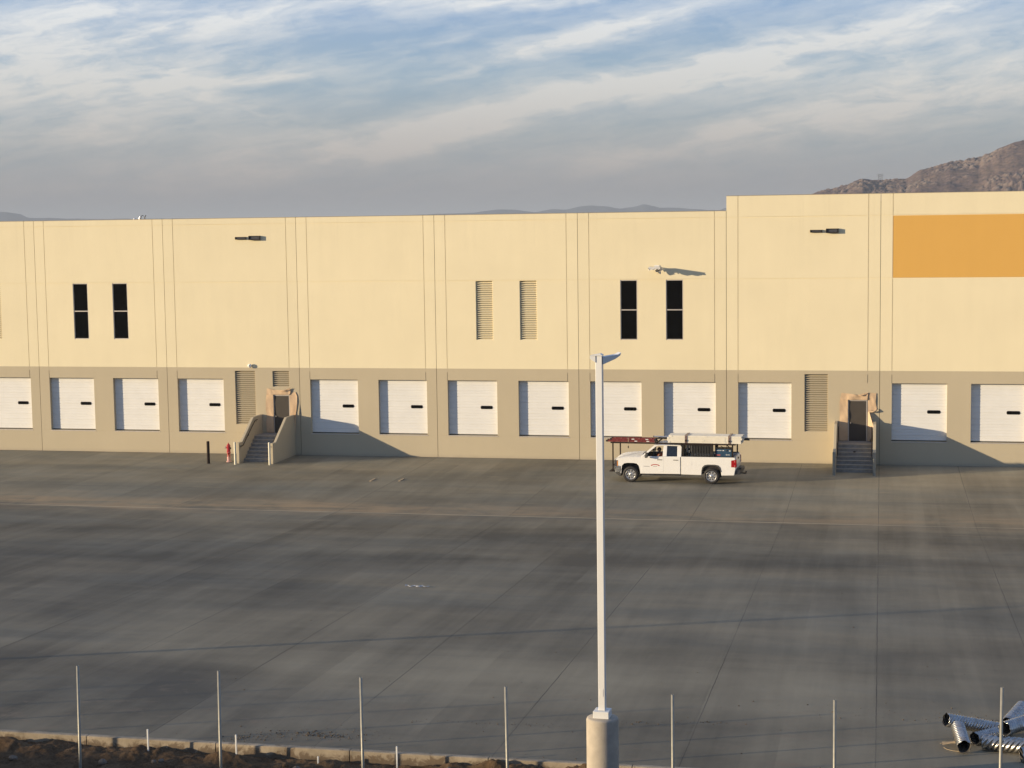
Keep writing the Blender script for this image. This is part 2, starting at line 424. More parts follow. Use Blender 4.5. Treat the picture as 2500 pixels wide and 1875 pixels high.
def dirt_mat(name, a, bcol, sc=1.0):
    m, nt, b = base_mat(name, a, 1.0, 0, 0.05)
    g = nt.node('ShaderNodeNewGeometry')
    f = nt.noise(g.outputs['Position'], 1.4 * sc, 8, 0.7)
    f2 = nt.noise(g.outputs['Position'], 14.0 * sc, 6, 0.7)
    k = nt.m('ADD', nt.m('MULTIPLY', f, 0.6), nt.m('MULTIPLY', f2, 0.4))
    nt.l.new(nt.mix(nt.mapr(k, 0.36, 0.64), a, bcol), b.inputs['Base Color'])
    bp = nt.node('ShaderNodeBump')
    bp.inputs['Strength'].default_value = 0.6
    bp.inputs['Distance'].default_value = 0.05 / sc
    nt.l.new(f2, bp.inputs['Height'])
    nt.l.new(bp.outputs[0], b.inputs['Normal'])
    return m
m_dirt = dirt_mat('brown_dirt', (0.062, 0.040, 0.024), (0.185, 0.120, 0.068))
m_crumb = plain('soil_crumbs', (0.125, 0.098, 0.070), 1.0, 0, 0.05, 0.4, 9.0)
m_plain_ground = dirt_mat('dry_ground', (0.12, 0.10, 0.07), (0.18, 0.15, 0.10), 0.05)

def hill_mat():
    m, nt, b = base_mat('boulder_hill', (0.2, 0.17, 0.14), 1.0, 0, 0.05)
    g = nt.node('ShaderNodeNewGeometry')
    vor = nt.node('ShaderNodeTexVoronoi')
    vor.inputs['Scale'].default_value = 0.10
    nt.l.new(g.outputs['Position'], vor.inputs['Vector'])
    n1 = nt.noise(g.outputs['Position'], 0.012, 5, 0.6)
    n2 = nt.noise(g.outputs['Position'], 0.14, 6, 0.7)
    att = nt.node('ShaderNodeAttribute', attribute_name='rock')
    rock = nt.m('MULTIPLY', att.outputs['Fac'], nt.mapr(n2, 0.35, 0.6))
    c = nt.mix(nt.mapr(n1, 0.35, 0.65), (0.120, 0.086, 0.082), (0.155, 0.112, 0.094))
    c = nt.mix(nt.mapr(n2, 0.48, 0.62, 0.0, 0.7), c, (0.050, 0.045, 0.042))
    n3 = nt.noise(g.outputs['Position'], 0.35, 4, 0.7)
    c = nt.mix(nt.mapr(n3, 0.55, 0.68, 0.0, 0.45), c, (0.24, 0.19, 0.16))
    c = nt.mix(rock, c, (0.235, 0.19, 0.158))
    nt.l.new(c, b.inputs['Base Color'])
    return m
m_hill = hill_mat()


# ------------------------------------------------------------------ mesh builder
class MB:
    def __init__(self):
        self.v, self.f, self.mi, self.sm = [], [], [], []

    def face(self, pts, mi=0, smooth=False):
        i = len(self.v)
        self.v += [Vector(p) for p in pts]
        self.f.append(list(range(i, i + len(pts))))
        self.mi.append(mi)
        self.sm.append(smooth)

    def mesh(self, verts, faces, mi=0, smooth=False):
        i = len(self.v)
        self.v += [Vector(p) for p in verts]
        for f in faces:
            self.f.append([k + i for k in f])
            self.mi.append(mi)
            self.sm.append(smooth)

    def box(self, a, b, mi=0):
        x0, y0, z0 = a
        x1, y1, z1 = b
        v = [(x0, y0, z0), (x1, y0, z0), (x1, y1, z0), (x0, y1, z0), (x0, y0, z1), (x1, y0, z1), (x1, y1, z1), (x0, y1, z1)]
        self.mesh(v, [(0, 3, 2, 1), (4, 5, 6, 7), (0, 1, 5, 4), (1, 2, 6, 5), (2, 3, 7, 6), (3, 0, 4, 7)], mi)

    def bar(self, p, q, w, h, mi=0, upv=(0, 0, 1)):
        p, q = Vector(p), Vector(q)
        d = (q - p).normalized()
        s = d.cross(Vector(upv))
        if s.length < 1e-4:
            s = d.cross(Vector((0, 1, 0)))
        s.normalize()
        u = s.cross(d)
        v = []
        for c in (p, q):
            for a, b_ in ((-1, -1), (1, -1), (1, 1), (-1, 1)):
                v.append(c + s * (a * w / 2) + u * (b_ * h / 2))
        self.mesh(v, [(0, 1, 2, 3), (7, 6, 5, 4), (0, 4, 5, 1), (1, 5, 6, 2), (2, 6, 7, 3), (3, 7, 4, 0)], mi)

    def prism(self, pts, y0, y1, mi=0, axis='Y', y0b=None):
        """polygon pts (a,b) extruded along an axis"""
        def P(a, b_, t):
            return {'Y': (a, t, b_), 'X': (t, a, b_), 'Z': (a, b_, t)}[axis]
        n = len(pts)
        v = [P(a, b_, y0) for a, b_ in pts] + [P(a, b_, y1) for a, b_ in pts]
        fs = [list(range(n)), list(range(2 * n - 1, n - 1, -1))]
        fs += [(i, i + n, (i + 1) % n + n, (i + 1) % n) for i in range(n)]
        self.mesh(v, fs, mi)

    def tube(self, pts, r, n=10, mi=0, cap=True, smooth=True):
        pts = [Vector(p) for p in pts]
        rr = r if isinstance(r, (list, tuple)) else [r] * len(pts)
        rings = []
        prev = None
        for i, p in enumerate(pts):
            d = (pts[min(i + 1, len(pts) - 1)] - pts[max(i - 1, 0)]).normalized()
            if prev is None:
                s = d.cross(Vector((0, 0, 1)))
                if s.length < 1e-3:
                    s = d.cross(Vector((0, 1, 0)))
            else:
                s = prev - d * prev.dot(d)
            s.normalize()
            prev = s
            t = d.cross(s)
            rings.append([p + (s * math.cos(2 * math.pi * k / n) + t * math.sin(2 * math.pi * k / n)) * rr[i] for k in range(n)])
        v = [q for rg in rings for q in rg]
        f = [(i * n + k, i * n + (k + 1) % n, (i + 1) * n + (k + 1) % n, (i + 1) * n + k) for i in range(len(rings) - 1) for k in range(n)]
        self.mesh(v, f, mi, smooth)
        if cap:
            self.mesh(rings[0], [list(range(n))[::-1]], mi)
            self.mesh(rings[-1], [list(range(n))], mi)

    def lathe(self, prof, c=(0, 0, 0), n=24, mi=0, axis='Z', smooth=True):
        c = Vector(c)
        v = []
        for r, h in prof:
            for k in range(n):
                a = 2 * math.pi * k / n
                if axis == 'Z':
                    v.append(c + Vector((r * math.cos(a), r * math.sin(a), h)))
                elif axis == 'Y':
                    v.append(c + Vector((r * math.cos(a), h, r * math.sin(a))))
                else:
                    v.append(c + Vector((h, r * math.cos(a), r * math.sin(a))))
        f = [(i * n + k, i * n + (k + 1) % n, (i + 1) * n + (k + 1) % n, (i + 1) * n + k) for i in range(len(prof) - 1) for k in range(n)]
        self.mesh(v, f, mi, smooth)

    def build(self, name, mats, parent=None, off=(0, 0, 0), bevel=0.0, seg=2, recalc=True, merge=0.0, auto=None):
        me = bpy.data.meshes.new(name)
        off = Vector(off)
        me.from_pydata([p - off for p in self.v], [], self.f)
        if not isinstance(mats, (list, tuple)):
            mats = [mats]
        for m in mats:
            me.materials.append(m)
        me.polygons.foreach_set('material_index', self.mi)
        me.polygons.foreach_set('use_smooth', self.sm)
        if recalc or merge:
            bm = bmesh.new()
            bm.from_mesh(me)
            if merge:
                bmesh.ops.remove_doubles(bm, verts=bm.verts, dist=merge)
            if recalc:
                bmesh.ops.recalc_face_normals(bm, faces=bm.faces)
            bm.to_mesh(me)
            bm.free()
        me.update()
        o = bpy.data.objects.new(name, me)
        COL.objects.link(o)
        if parent:
            o.parent = parent
        if bevel:
            b = o.modifiers.new('bevel', 'BEVEL')
            b.width = bevel
            b.segments = seg
            b.limit_method = 'ANGLE'
            b.angle_limit = R(35)
        return o


def tag(o, label=None, cat=None, group=None, kind=None):
    if label:
        o['label'] = label
    if cat:
        o['category'] = cat
    if group:
        o['group'] = group
    if kind:
        o['kind'] = kind
    return o

def thing(name, loc, label, cat, group=None, rz=0.0):
    e = bpy.data.objects.new(name, None)
    e.empty_display_size = 0.3
    COL.objects.link(e)
    e.location = loc
    e.rotation_euler = (0, 0, rz)
    return tag(e, label, cat, group)

def copy_tree(o, parent=None):
    c = o.copy()
    COL.objects.link(c)
    c.parent = parent
    for ch in list(o.children):
        copy_tree(ch, c)
    return c

# ------------------------------------------------------------------ ground, court, kerb, hillside
def court_z(y):
    return 0.0 if y > -18 else 0.0426 * (-18 - y)

g = MB()
g.face([(-26000, -26000, -0.35), (26000, -26000, -0.35), (26000, 26000, -0.35), (-26000, 26000, -0.35)])
tag(g.build('ground', m_plain_ground, recalc=False), kind='structure')

g = MB()
ys = [0.3, -6, -12, -16, -18, -20, -26, -34, -42, -50, -56.40]
xs = list(range(-120, 161, 8))
for i in range(len(xs) - 1):
    for j in range(len(ys) - 1):
        g.face([(xs[i], ys[j + 1], court_z(ys[j + 1])), (xs[i + 1], ys[j + 1], court_z(ys[j + 1])),
                (xs[i + 1], ys[j], court_z(ys[j])), (xs[i], ys[j], court_z(ys[j]))])
tag(g.build('pavement', m_court, merge=0.001), kind='structure')

# kerb: lengths of about 3 m with open joints
KZ = court_z(-56.4)
g = MB()
x = -118.0
random.seed(5)
while x < 156:
    L = 3.04
    g.prism([(-56.40, KZ - 0.3), (-56.40, KZ + 0.10), (-56.43, KZ + 0.14), (-56.55, KZ + 0.15), (-56.60, KZ + 0.14), (-56.61, KZ - 0.3)][::-1], x, x + L - 0.015, axis='X')
    x += L
tag(g.build('kerb', m_kerb, bevel=0.008), kind='structure')

def fbm(x, y, z=0.0, o=5):
    return noise.fractal(Vector((x, y, z)), 1.0, 2.0, o)

def bank_z(x, y):
    """dug-over dirt behind the kerb that climbs to the hillside crest"""
    a = -y
    if a < 59.6:
        b = 1.52 + (a - 56.6) * 0.055
        lump = 0.5 + 0.5 * fbm(x * 0.75, y * 0.9, 3.0, 3)
        lump = max(0.0, lump - 0.25)
        ridge = math.exp(-((a - 57.05) / 0.30) ** 2)
        left = min(1.0, max(0.0, (37.5 - x) / 5.0)) * 0.8 + 0.28
        b += ridge * lump * 0.42 * left
        b += 0.075 * fbm(x * 2.4, y * 2.4, 1.0, 6) * min(1.0, (a - 56.55) / 0.25)
        b += 0.035 * fbm(x * 9.0, y * 9.0, 5.0, 4)
        spill = min(1.0, max(0.0, (x - 38.4) / 1.6)) + 0.75 * math.exp(-((x - 30.2) / 1.3) ** 2) + 0.5 * math.exp(-((x - 32.6) / 0.5) ** 2)
        b += spill * 0.19 * math.exp(-((a - 56.72) / 0.26) ** 2) * (0.75 + 0.9 * max(-0.4, fbm(x * 1.6, y * 2.0, 7.0, 4)))
        if a < 56.63 and b < KZ + 0.17:
            b = min(b, KZ + 0.08)
        return b
    t = min(1.0, (a - 59.6) / 24.4)
    z = 1.68 + (10.35 - 1.68) * t + min(1.0, max(0.0, (a - 84.0) / 6.0)) * 0.85  # unseen slope and crest, shaped so their shadow falls on the kerb dirt
    return z + 0.10 * fbm(x * 0.4, y * 0.4, 2.0, 4) * (1 - t * 0.6)

def grid_mesh(name, xs, ys, fn, mat, smooth=True):
    verts = [(x, y, fn(x, y)) for y in ys for x in xs]
    n = len(xs)
    faces = [(j * n + i, j * n + i + 1, (j + 1) * n + i + 1, (j + 1) * n + i) for j in range(len(ys) - 1) for i in range(n - 1)]
    me = bpy.data.meshes.new(name)
    me.from_pydata(verts, [], faces)
    me.polygons.foreach_set('use_smooth', [smooth] * len(faces))
    me.materials.append(mat)
    me.update()
    o = bpy.data.objects.new(name, me)
    COL.objects.link(o)
    return o

def steps(a, b, s):
    n = max(1, int(round(abs(b - a) / s)))
    return [a + (b - a) * i / n for i in range(n + 1)]
xs = steps(-160, 10, 6.0)[:-1] + steps(10, 24, 0.8)[:-1] + steps(24, 48, 0.045)[:-1] + steps(48, 60, 0.3)[:-1] + steps(60, 200, 6.0)
ys = steps(-140, -91, 6.0)[:-1] + steps(-91, -62, 1.2)[:-1] + steps(-62, -59.0, 0.25)[:-1] + steps(-59.0, -56.30, 0.04)
tag(grid_mesh('hillside', xs, ys, lambda x, y: bank_z(x, y) if y > -91 else 11.2, m_dirt), kind='structure')

# crumbs of soil and grit scattered on the slab in front of the kerb: nobody could count them
random.seed(11)
g = MB()
def pebble(mb, c, s, seed, mi=0, flat=0.7):
    rnd = random.Random(seed)
    bm = bmesh.new()
    bmesh.ops.create_icosphere(bm, subdivisions=1, radius=1.0)
    v = [Vector((p.co.x * s * rnd.uniform(.7, 1.25), p.co.y * s * rnd.uniform(.7, 1.25), p.co.z * s * flat * rnd.uniform(.7, 1.2))) + Vector(c) for p in bm.verts]
    f = [[q.index for q in fa.verts] for fa in bm.faces]
    bm.free()
    mb.mesh(v, f, mi)
def scatter(mb, cx, cy, sx, sy, n, smin, smax, ang=0.0):
    for k in range(n):
        u, w = random.gauss(0, 1) * sx, random.gauss(0, 1) * sy
        x_ = cx + u * math.cos(ang) - w * math.sin(ang)
        y_ = cy + u * math.sin(ang) + w * math.cos(ang)
        if y_ < -56.3:
            continue
        s = random.uniform(smin, smax) * (0.5 + random.random() ** 3)
        pebble(mb, (x_, y_, court_z(y_) + s * 0.3), s, random.random())
scatter(g, 34.6, -55.4, 0.55, 0.30, 300, 0.006, 0.020, 0.5)
scatter(g, 35.9, -55.0, 0.45, 0.16, 200, 0.008, 0.024, -0.2)
scatter(g, 36.8, -54.6, 0.3, 0.25, 50, 0.008, 0.022)
scatter(g, 39.6, -53.3, 1.1, 0.10, 110, 0.006, 0.016, 0.06)
scatter(g, 42.6, -52.6, 0.45, 0.10, 50, 0.006, 0.018, 0.1)
scatter(g, 44.2, -52.2, 0.35, 0.06, 40, 0.006, 0.018, 0.1)
scatter(g, 41.3, -56.0, 1.5, 0.2, 60, 0.006, 0.016)
scatter(g, 49.0, -50.6, 1.6, 0.5, 90, 0.008, 0.028)
scatter(g, 42, -50, 8.5, 4.0, 150, 0.006, 0.015)
scatter(g, 36, -38, 12, 8.0, 70, 0.008, 0.018)
tag(g.build('loose_soil', m_crumb), label='crumbs of brown soil scattered on the concrete near the kerb', cat='loose soil', kind='stuff')

# ------------------------------------------------------------------ warehouse
WH = thing('warehouse', (0, 0, 0), 'long cream and greige concrete warehouse with white dock doors', 'warehouse')
DEPTH = 0.235

def cell_panel(x0, x1, z0, z1, cuts_x, cuts_z, depth_of, mat_of, back=0.30):
    """front face of a tilt-up panel built as cells of differing depth (None = open)"""
    X = sorted({x0, x1, *[c for c in cuts_x if x0 < c < x1]})
    Z = sorted({z0, z1, *[c for c in cuts_z if z0 < c < z1]})
    mb = MB()
    nx, nz = len(X) - 1, len(Z) - 1
    D = [[depth_of((X[i] + X[i + 1]) / 2, (Z[j] + Z[j + 1]) / 2) for j in range(nz)] for i in range(nx)]
    K = [[mat_of((X[i] + X[i + 1]) / 2, (Z[j] + Z[j + 1]) / 2) for j in range(nz)] for i in range(nx)]
    for i in range(nx):
        for j in range(nz):
            a, b, c, d = X[i], X[i + 1], Z[j], Z[j + 1]
            y = D[i][j]
            if y is not None:
                mb.face([(a, y, c), (b, y, c), (b, y, d), (a, y, d)], K[i][j])
            ye = back if y is None else y
            for (ii, jj, p, q) in ((i + 1, j, (b, c), (b, d)), (i, j + 1, (b, d), (a, d))):
                if ii >= nx or jj >= nz:
                    continue
                yo = D[ii][jj]
                yo_ = back if yo is None else yo
                if abs(yo_ - ye) < 1e-6:
                    continue
                kk = K[i][j] if ye < yo_ else K[ii][jj]
                mb.face([(p[0], ye, p[1]), (q[0], ye, q[1]), (q[0], yo_, q[1]), (p[0], yo_, p[1])], kk)
    # outer edges of the slab
    for j in range(nz):
        c, d = Z[j], Z[j + 1]
        mb.face([(x0, D[0][j] or 0, c), (x0, D[0][j] or 0, d), (x0, back, d), (x0, back, c)], K[0][j])
        mb.face([(x1, D[-1][j] or 0, c), (x1, back, c), (x1, back, d), (x1, D[-1][j] or 0, d)], K[-1][j])
    for i in range(nx):
        a, b = X[i], X[i + 1]
        mb.face([(a, D[i][-1] or 0, z1), (b, D[i][-1] or 0, z1), (b, back, z1), (a, back, z1)], K[i][-1])
    return mb

DOOR_SRC, LOUV, dock_list = [None], {}, []

def make_dock_door(x0, x1, z0, z1):
    """ribbed sectional door standing at the back of its recess"""
    mb = MB()
    zs = [z1 - 0.31 * k for k in range(1, 10)]
    y = DEPTH
    prof = []
    z = z0 + 0.05
    edges = [z0 + 0.05] + sorted(zs) + [z1]
    for a, b in zip(edges[:-1], edges[1:]):
        prof += [(y + 0.012, a), (y + 0.012, a + 0.012), (y - 0.006, a + 0.024), (y - 0.006, (a + b) / 2 - 0.03), (y - 0.001, (a + b) / 2 - 0.018),
                 (y - 0.001, (a + b) / 2 + 0.018), (y - 0.006, (a + b) / 2 + 0.03), (y - 0.006, b - 0.010), (y + 0.012, b)]
    v = [(x0, py, pz) for py, pz in prof] + [(x1, py, pz) for py, pz in prof]
    n = len(prof)
    mb.mesh(v, [(i, i + n, i + n + 1, i + 1) for i in range(n - 1)])
    mb.face([(x0, y + 0.02, z0 - 0.02), (x1, y + 0.02, z0 - 0.02), (x1, y + 0.02, z0 + 0.06), (x0, y + 0.02, z0 + 0.06)], 1)
    d = mb.build('dock_door', [m_door, m_rubber], WH, recalc=False)
    # pill-shaped view window
    w = MB()
    cx, cz, hw, hh = x1 - 0.66, 2.785, 0.31, 0.075
    pts = []
    for (ox, oz, a0) in ((hw - 0.06, hh - 0.06, 0), (-hw + 0.06, hh - 0.06, 90), (-hw + 0.06, -hh + 0.06, 180), (hw - 0.06, -hh + 0.06, 270)):
        for k in range(5):
            a = R(a0 + k * 22.5)
            pts.append((cx + ox + 0.06 * math.cos(a), cz + oz + 0.06 * math.sin(a)))
    w.prism(pts, y - 0.022, y - 0.004, 0)
    wo_ = w.build('window', m_darkglass, d)
    wf = MB()
    pin = [(cx + (a - cx) * 1.10, cz + (b - cz) * 1.24) for a, b in pts]
    wf.prism(pin, y - 0.016, y - 0.004, 0)
    wf.build('window_frame', m_black, d)
    s = MB()
    s.box((x0 - 0.01, -0.012, z0 - 0.045), (x1 + 0.03, 0.235, z0 - 0.002), 0)
    s.build('door_sill', m_alu, WH)
    return d

def make_louvre(x0, x1, z0, z1, mat, pitch=0.118):
    mb = MB()
    n = int(round((z1 - z0) / pitch))
    p = (z1 - z0) / n
    for k in range(n):
        a = z0 + k * p
        # blade: sloping face with a folded lip, dark gap above it
        mb.prism([(0.045, a - 0.012), (0.045, a + 0.012), (0.17, a + p * 0.68), (0.175, a + p * 0.66), (0.05, a + 0.008), (0.05, a - 0.012)], x0 + 0.025, x1 - 0.025, 0, axis='X')
    mb.box((x0, 0.030, z0), (x0 + 0.025, 0.20, z1))
    mb.box((x1 - 0.025, 0.030, z0), (x1, 0.20, z1))
    mb.face([(x0, 0.24, z0), (x1, 0.24, z0), (x1, 0.24, z1), (x0, 0.24, z1)], 1)
    return mb.build('louvre', [mat, m_black], WH)

def make_tall_window(x0, x1, z0, z1):
    f = MB()
    y = 0.05
    t = 0.045
    zm = (z0 + z1) / 2 - 0.0
    f.box((x0, y - 0.03, z0), (x0 + t, y + 0.03, z1))
    f.box((x1 - t, y - 0.03, z0), (x1, y + 0.03, z1))
    for a, b in ((z0, z0 + t), (zm - 0.03, zm + 0.03), (z1 - t, z1)):
        f.box((x0 + t, y - 0.028, a), (x1 - t, y + 0.028, b))
    w = f.build('window', m_alu, WH)
    for a, b in ((z0 + t, zm - 0.03), (zm + 0.03, z1 - t)):
        q = MB()
        q.box((x0 + t, y, a), (x1 - t, y + 0.012, b))
        q.build('pane', m_darkglass, w)
    # wall jamb behind the glass
    return w

def make_man_door(x0, x1, z0, z1):
    f = MB()
    t = 0.05
    y = -0.02
    f.box((x0, y, z0), (x0 + t, y + 0.12, z1))
    f.box((x1 - t, y, z0), (x1, y + 0.12, z1))
    f.box((x0 + t, y + 0.001, z1 - t), (x1 - t, y + 0.119, z1))
    fr = f.build('door_frame', m_alu, WH)
    d = MB()
    d.box((x0 + t + 0.004, y + 0.02, z0 + 0.01), (x1 - t - 0.004, y + 0.065, z1 - t - 0.004))
    dr = d.build('door', m_greydoor, WH)
    for zz in (z0 + 0.25, z0 + 1.05, z1 - 0.35):
        h = MB()
        h.lathe([(0.0, -0.06), (0.017, -0.06), (0.017, 0.06), (0.0, 0.06)], (x1 - t - 0.012, y + 0.035, zz), 10)
        h.build('hinge', m_black, dr)
    k = MB()
    k.lathe([(0.0, -0.05), (0.03, -0.045), (0.03, -0.02), (0.012, -0.012), (0.012, 0.0)], (x0 + t + 0.09, y + 0.02, z0 + 0.98), 12, axis='Y')
    k.build('knob', m_alu, dr)

for i in range(-3, 10):
    X0 = 8.0 * i
    tall = i >= 5
    zt = 14.18 if tall else 13.40
    opens = []        # x0,x1,z0,z1,kind
    kind = {0: 'dd', 1: 'sd', 2: 'dd', 3: 'dd', 4: 'dd', 5: 'ld', 6: 'dd', -1: 'dd', -2: 'dd', -3: 'dd', 7: 'dd', 8: 'dd', 9: 'dd'}[i]
    opens.append((X0 + 0.62, X0 + 3.43, 1.23, 4.30, 'dock'))
    if kind == 'dd':
        opens.append((X0 + 4.63, X0 + 7.43, 1.23, 4.30, 'dock'))
    if i == 1:
        opens += [(12.13, 13.35, 1.71, 4.76, 'louvre'), (14.39, 15.39, 3.87, 4.76, 'louvre'), (14.41, 15.39, 1.20, 3.40, 'man')]
    if i == 5:
        opens += [(44.11, 45.34, 1.70, 4.75, 'louvre'), (46.38, 47.37, 1.20, 3.40, 'man')]
    if i in (0, 4, -4, 8):
        a = 2.32 if i == 0 else (34.31 if i == 4 else X0 + 2.32)
        opens += [(a, a + 0.93, 6.56, 9.785, 'win'), (a + 2.47, a + 3.40, 6.56, 9.785, 'win')]
    if i in (3, -1, 7):
        a = X0 + 2.30
        opens += [(a, a + 0.96, 6.55, 9.775, 'louvre_hi'), (a + 2.465, a + 3.425, 6.55, 9.775, 'louvre_hi')]
    gx = [X0 + 0.62, X0 + 8 - 0.62]
    if i == 1:
        gx[1] = 15.40
    gw = 0.016
    cx, cz = [], []
    for q in gx:
        cx += [q - gw, q + gw]
    hz = [13.05, 9.80]
    for q in hz:
        cz += [q - 0.021, q + 0.021]
    cz += [1.215, 1.225, 4.95, 4.75, 4.30, 4.285]
    for o_ in opens:
        cx += [o_[0], o_[1]]
        cz += [o_[2], o_[3]]
    def dep(x_, z_, opens=opens, gx=gx):
        for a, b, c, d, k in opens:
            if a < x_ < b and c < z_ < d:
                return None
        for q in gx:
            if abs(x_ - q) < gw and (z_ > 4.95 or (4.30 < z_ < 4.75)):
                return 0.022
        for q in hz:
            if abs(z_ - q) < 0.021:
                return 0.026
        if 1.215 < z_ < 1.225:
            return 0.008
        return 0.0
    def mt(x_, z_, i=i):
        if z_ < 4.95:
            return 1
        if i >= 6 and 9.80 < z_ < 13.05 and x_ > 48.64:
            return 2
        return 0
    mb = cell_panel(X0 + 0.012, X0 + 7.988, -0.3, zt, cx, cz, dep, mt)
    mb.build('wall_panel', [m_cream, m_tan, m_orange], WH, recalc=False, merge=0.0005)
    for a, b, c, d, k in opens:
        if k == 'dock':
            make_dock_door(a, b, c, d)
        elif k == 'louvre':
            make_louvre(a, b, c, d, m_tan)
        elif k == 'louvre_hi':
            make_louvre(a, b, c, d, m_cream)
        elif k == 'win':
            make_tall_window(a, b, c, d)
        elif k == 'man':
            make_man_door(a, b, c, d)
    # metal cap on the parapet
    c_ = MB()
    c_.box((X0 + 0.012, -0.012, zt), (X0 + 7.988, 0.32, zt + 0.022))
    c_.build('parapet_cap', m_flash, WH)

# dark backing in the joints and behind openings, roof deck, end and rear walls
for i in range(-2, 10):
    X0 = 8.0 * i
    b_ = MB()
    b_.box((X0 - 0.0115, 0.05, -0.3), (X0 + 0.0115, 0.29, 13.38))
    b_.build('joint_sealant', m_dark_gap, WH)
b_ = MB()
b_.box((-23.9, 0.34, -0.3), (39.9, 0.42, 13.0))
b_.box((40.1, 0.34, -0.3), (79.9, 0.42, 13.8))
b_.build('inner_wall', m_black, WH)
b_ = MB()
b_.box((-23.9, 0.43, 12.3), (39.9, 70, 12.5))
b_.box((39.95, 0.43, 12.9), (79.9, 70, 13.1))
b_.build('roof', m_roofdeck, WH)
b_ = MB()
b_.box((-24.0, 0.30, -0.3), (-23.75, 70, 13.4), 0)
b_.box((79.75, 0.30, -0.3), (80.0, 70, 14.18), 0)
b_.box((-24.0, 69.8, -0.3), (80.0, 70.05, 13.4), 0)
b_.build('side_wall', m_cream, WH)
b_ = MB()
b_.box((40.02, 0.31, 12.6), (40.27, 69.7, 14.18))
b_.build('stepped_parapet', m_cream, WH)

# ------------------------------------------------------------------ fixtures on the facade
def box_light(x0, x1, z0, z1, dpt, label, group):
    L = thing('wall_light', ((x0 + x1) / 2, -0.0, (z0 + z1) / 2), label, 'wall light', group)
    o = ((x0 + x1) / 2, 0, (z0 + z1) / 2)
    m = MB()
    t = 0.022
    m.box((x0, -dpt, z0), (x1, -0.002, z0 + t))
    m.box((x0, -dpt, z1 - t), (x1, -0.002, z1))
    m.box((x0, -dpt, z0 + t), (x0 + t, -0.002, z1 - t))
    m.box((x1 - t, -dpt, z0 + t), (x1, -0.002, z1 - t))
    m.box((x0 + t, -dpt * 0.35, z0 + t), (x1 - t, -0.003, z1 - t))
    m.build('housing', m_lampbox, L, o)
    q = MB()
    q.box((x0 + 0.06, -dpt * 0.62, z0 + 0.045), (x1 - 0.06, -dpt * 0.36, z1 - 0.035))
    q.build('lens', m_lens, L, o)
    return L
GL = 'dark box lights high on the warehouse wall'
box_light(12.41, 13.06, 12.20, 12.345, 0.10, 'slim dark wall light, left one of the left-hand pair', GL)
box_light(13.24, 13.90, 12.165, 12.40, 0.16, 'deeper dark wall light, right one of the left-hand pair', GL)
box_light(44.38, 45.01, 12.21, 12.345, 0.10, 'slim dark wall light, left one of the pair near the orange panel', GL)
box_light(45.20, 45.85, 12.175, 12.405, 0.16, 'deeper dark wall light, right one of the pair near the orange panel', GL)

L = thing('round_lamp', (13.08, 0, 5.06), 'small round white lamp on the wall above the left tall louvre', 'wall light')
m = MB()
m.lathe([(0.0, -0.26), (0.06, -0.255), (0.105, -0.22), (0.12, -0.16), (0.10, -0.10), (0.05, -0.07), (0.05, 0.0)], (0, 0, 0), 20, axis='Y')
for q_ in m.v:
    q_.y *= 0.7
m.build('housing', m_white, L)
m = MB()
m.lathe([(0.0, -0.190), (0.03, -0.189), (0.038, -0.184)], (0, 0, 0), 16, axis='Y')
m.build('lens', m_lens, L)

# projecting fixture still wrapped in torn plastic, 1.15 m out from the wall
L = thing('wrapped_light', (36.3, 0, 10.5), 'projecting wall light wrapped in torn plastic above the right-hand tall windows', 'wall light')
o = (36.3, 0, 10.5)
m = MB()
m.box((36.00, -1.08, 10.435), (36.60, -0.35, 10.49))
m.box((36.24, -0.36, 10.435), (36.36, -0.01, 10.48))
m.box((36.16, -0.03, 10.36), (36.44, 0.0, 10.56))
m.build('housing', m_white, L, o)
random.seed(3)
def rag(mb, p, q, drop, n=9, seed=0, fl=0.05, out=None):
    """ragged sheet hanging from the line p-q"""
    rnd = random.Random(seed)
    p, q = Vector(p), Vector(q)
    side = Vector((-(q - p).y, (q - p).x, 0)).normalized()
    rows = 4
    V = []
    for i in range(n + 1):
        t = i / n
        dr = drop * (0.35 + 0.65 * rnd.random()) * (0.5 if i in (0, n) else 1)
        for j in range(rows + 1):
            s = j / rows
            w = side * (fl * math.sin(i * 1.9 + j * 1.1 + seed) * s + rnd.uniform(-.012, .012))
            V.append(p.lerp(q, t) + w + Vector((rnd.uniform(-.012, .012), 0, -dr * s)))
    F = [(i * (rows + 1) + j, (i + 1) * (rows + 1) + j, (i + 1) * (rows + 1) + j + 1, i * (rows + 1) + j + 1) for i in range(n) for j in range(rows)]
    mb.mesh(V, F, 0, True)
m = MB()
rag(m, (35.99, -1.09, 10.44), (36.61, -1.09, 10.44), 0.12, 10, 1, 0.03)
rag(m, (36.61, -1.09, 10.46), (36.61, -0.20, 10.46), 0.20, 14, 2, 0.03)
rag(m, (35.99, -1.09, 10.46), (35.99, -0.30, 10.46), 0.17, 14, 4, 0.03)
m.box((35.985, -1.095, 10.492), (36.615, -0.33, 10.500))
rag(m, (36.40, -0.85, 10.42), (36.62, -0.42, 10.42), 0.30, 6, 8, 0.08)
rag(m, (36.30, -0.50, 10.42), (36.52, -0.12, 10.42), 0.36, 6, 9, 0.06)
m.build('plastic_wrap', m_plastic, L, o)

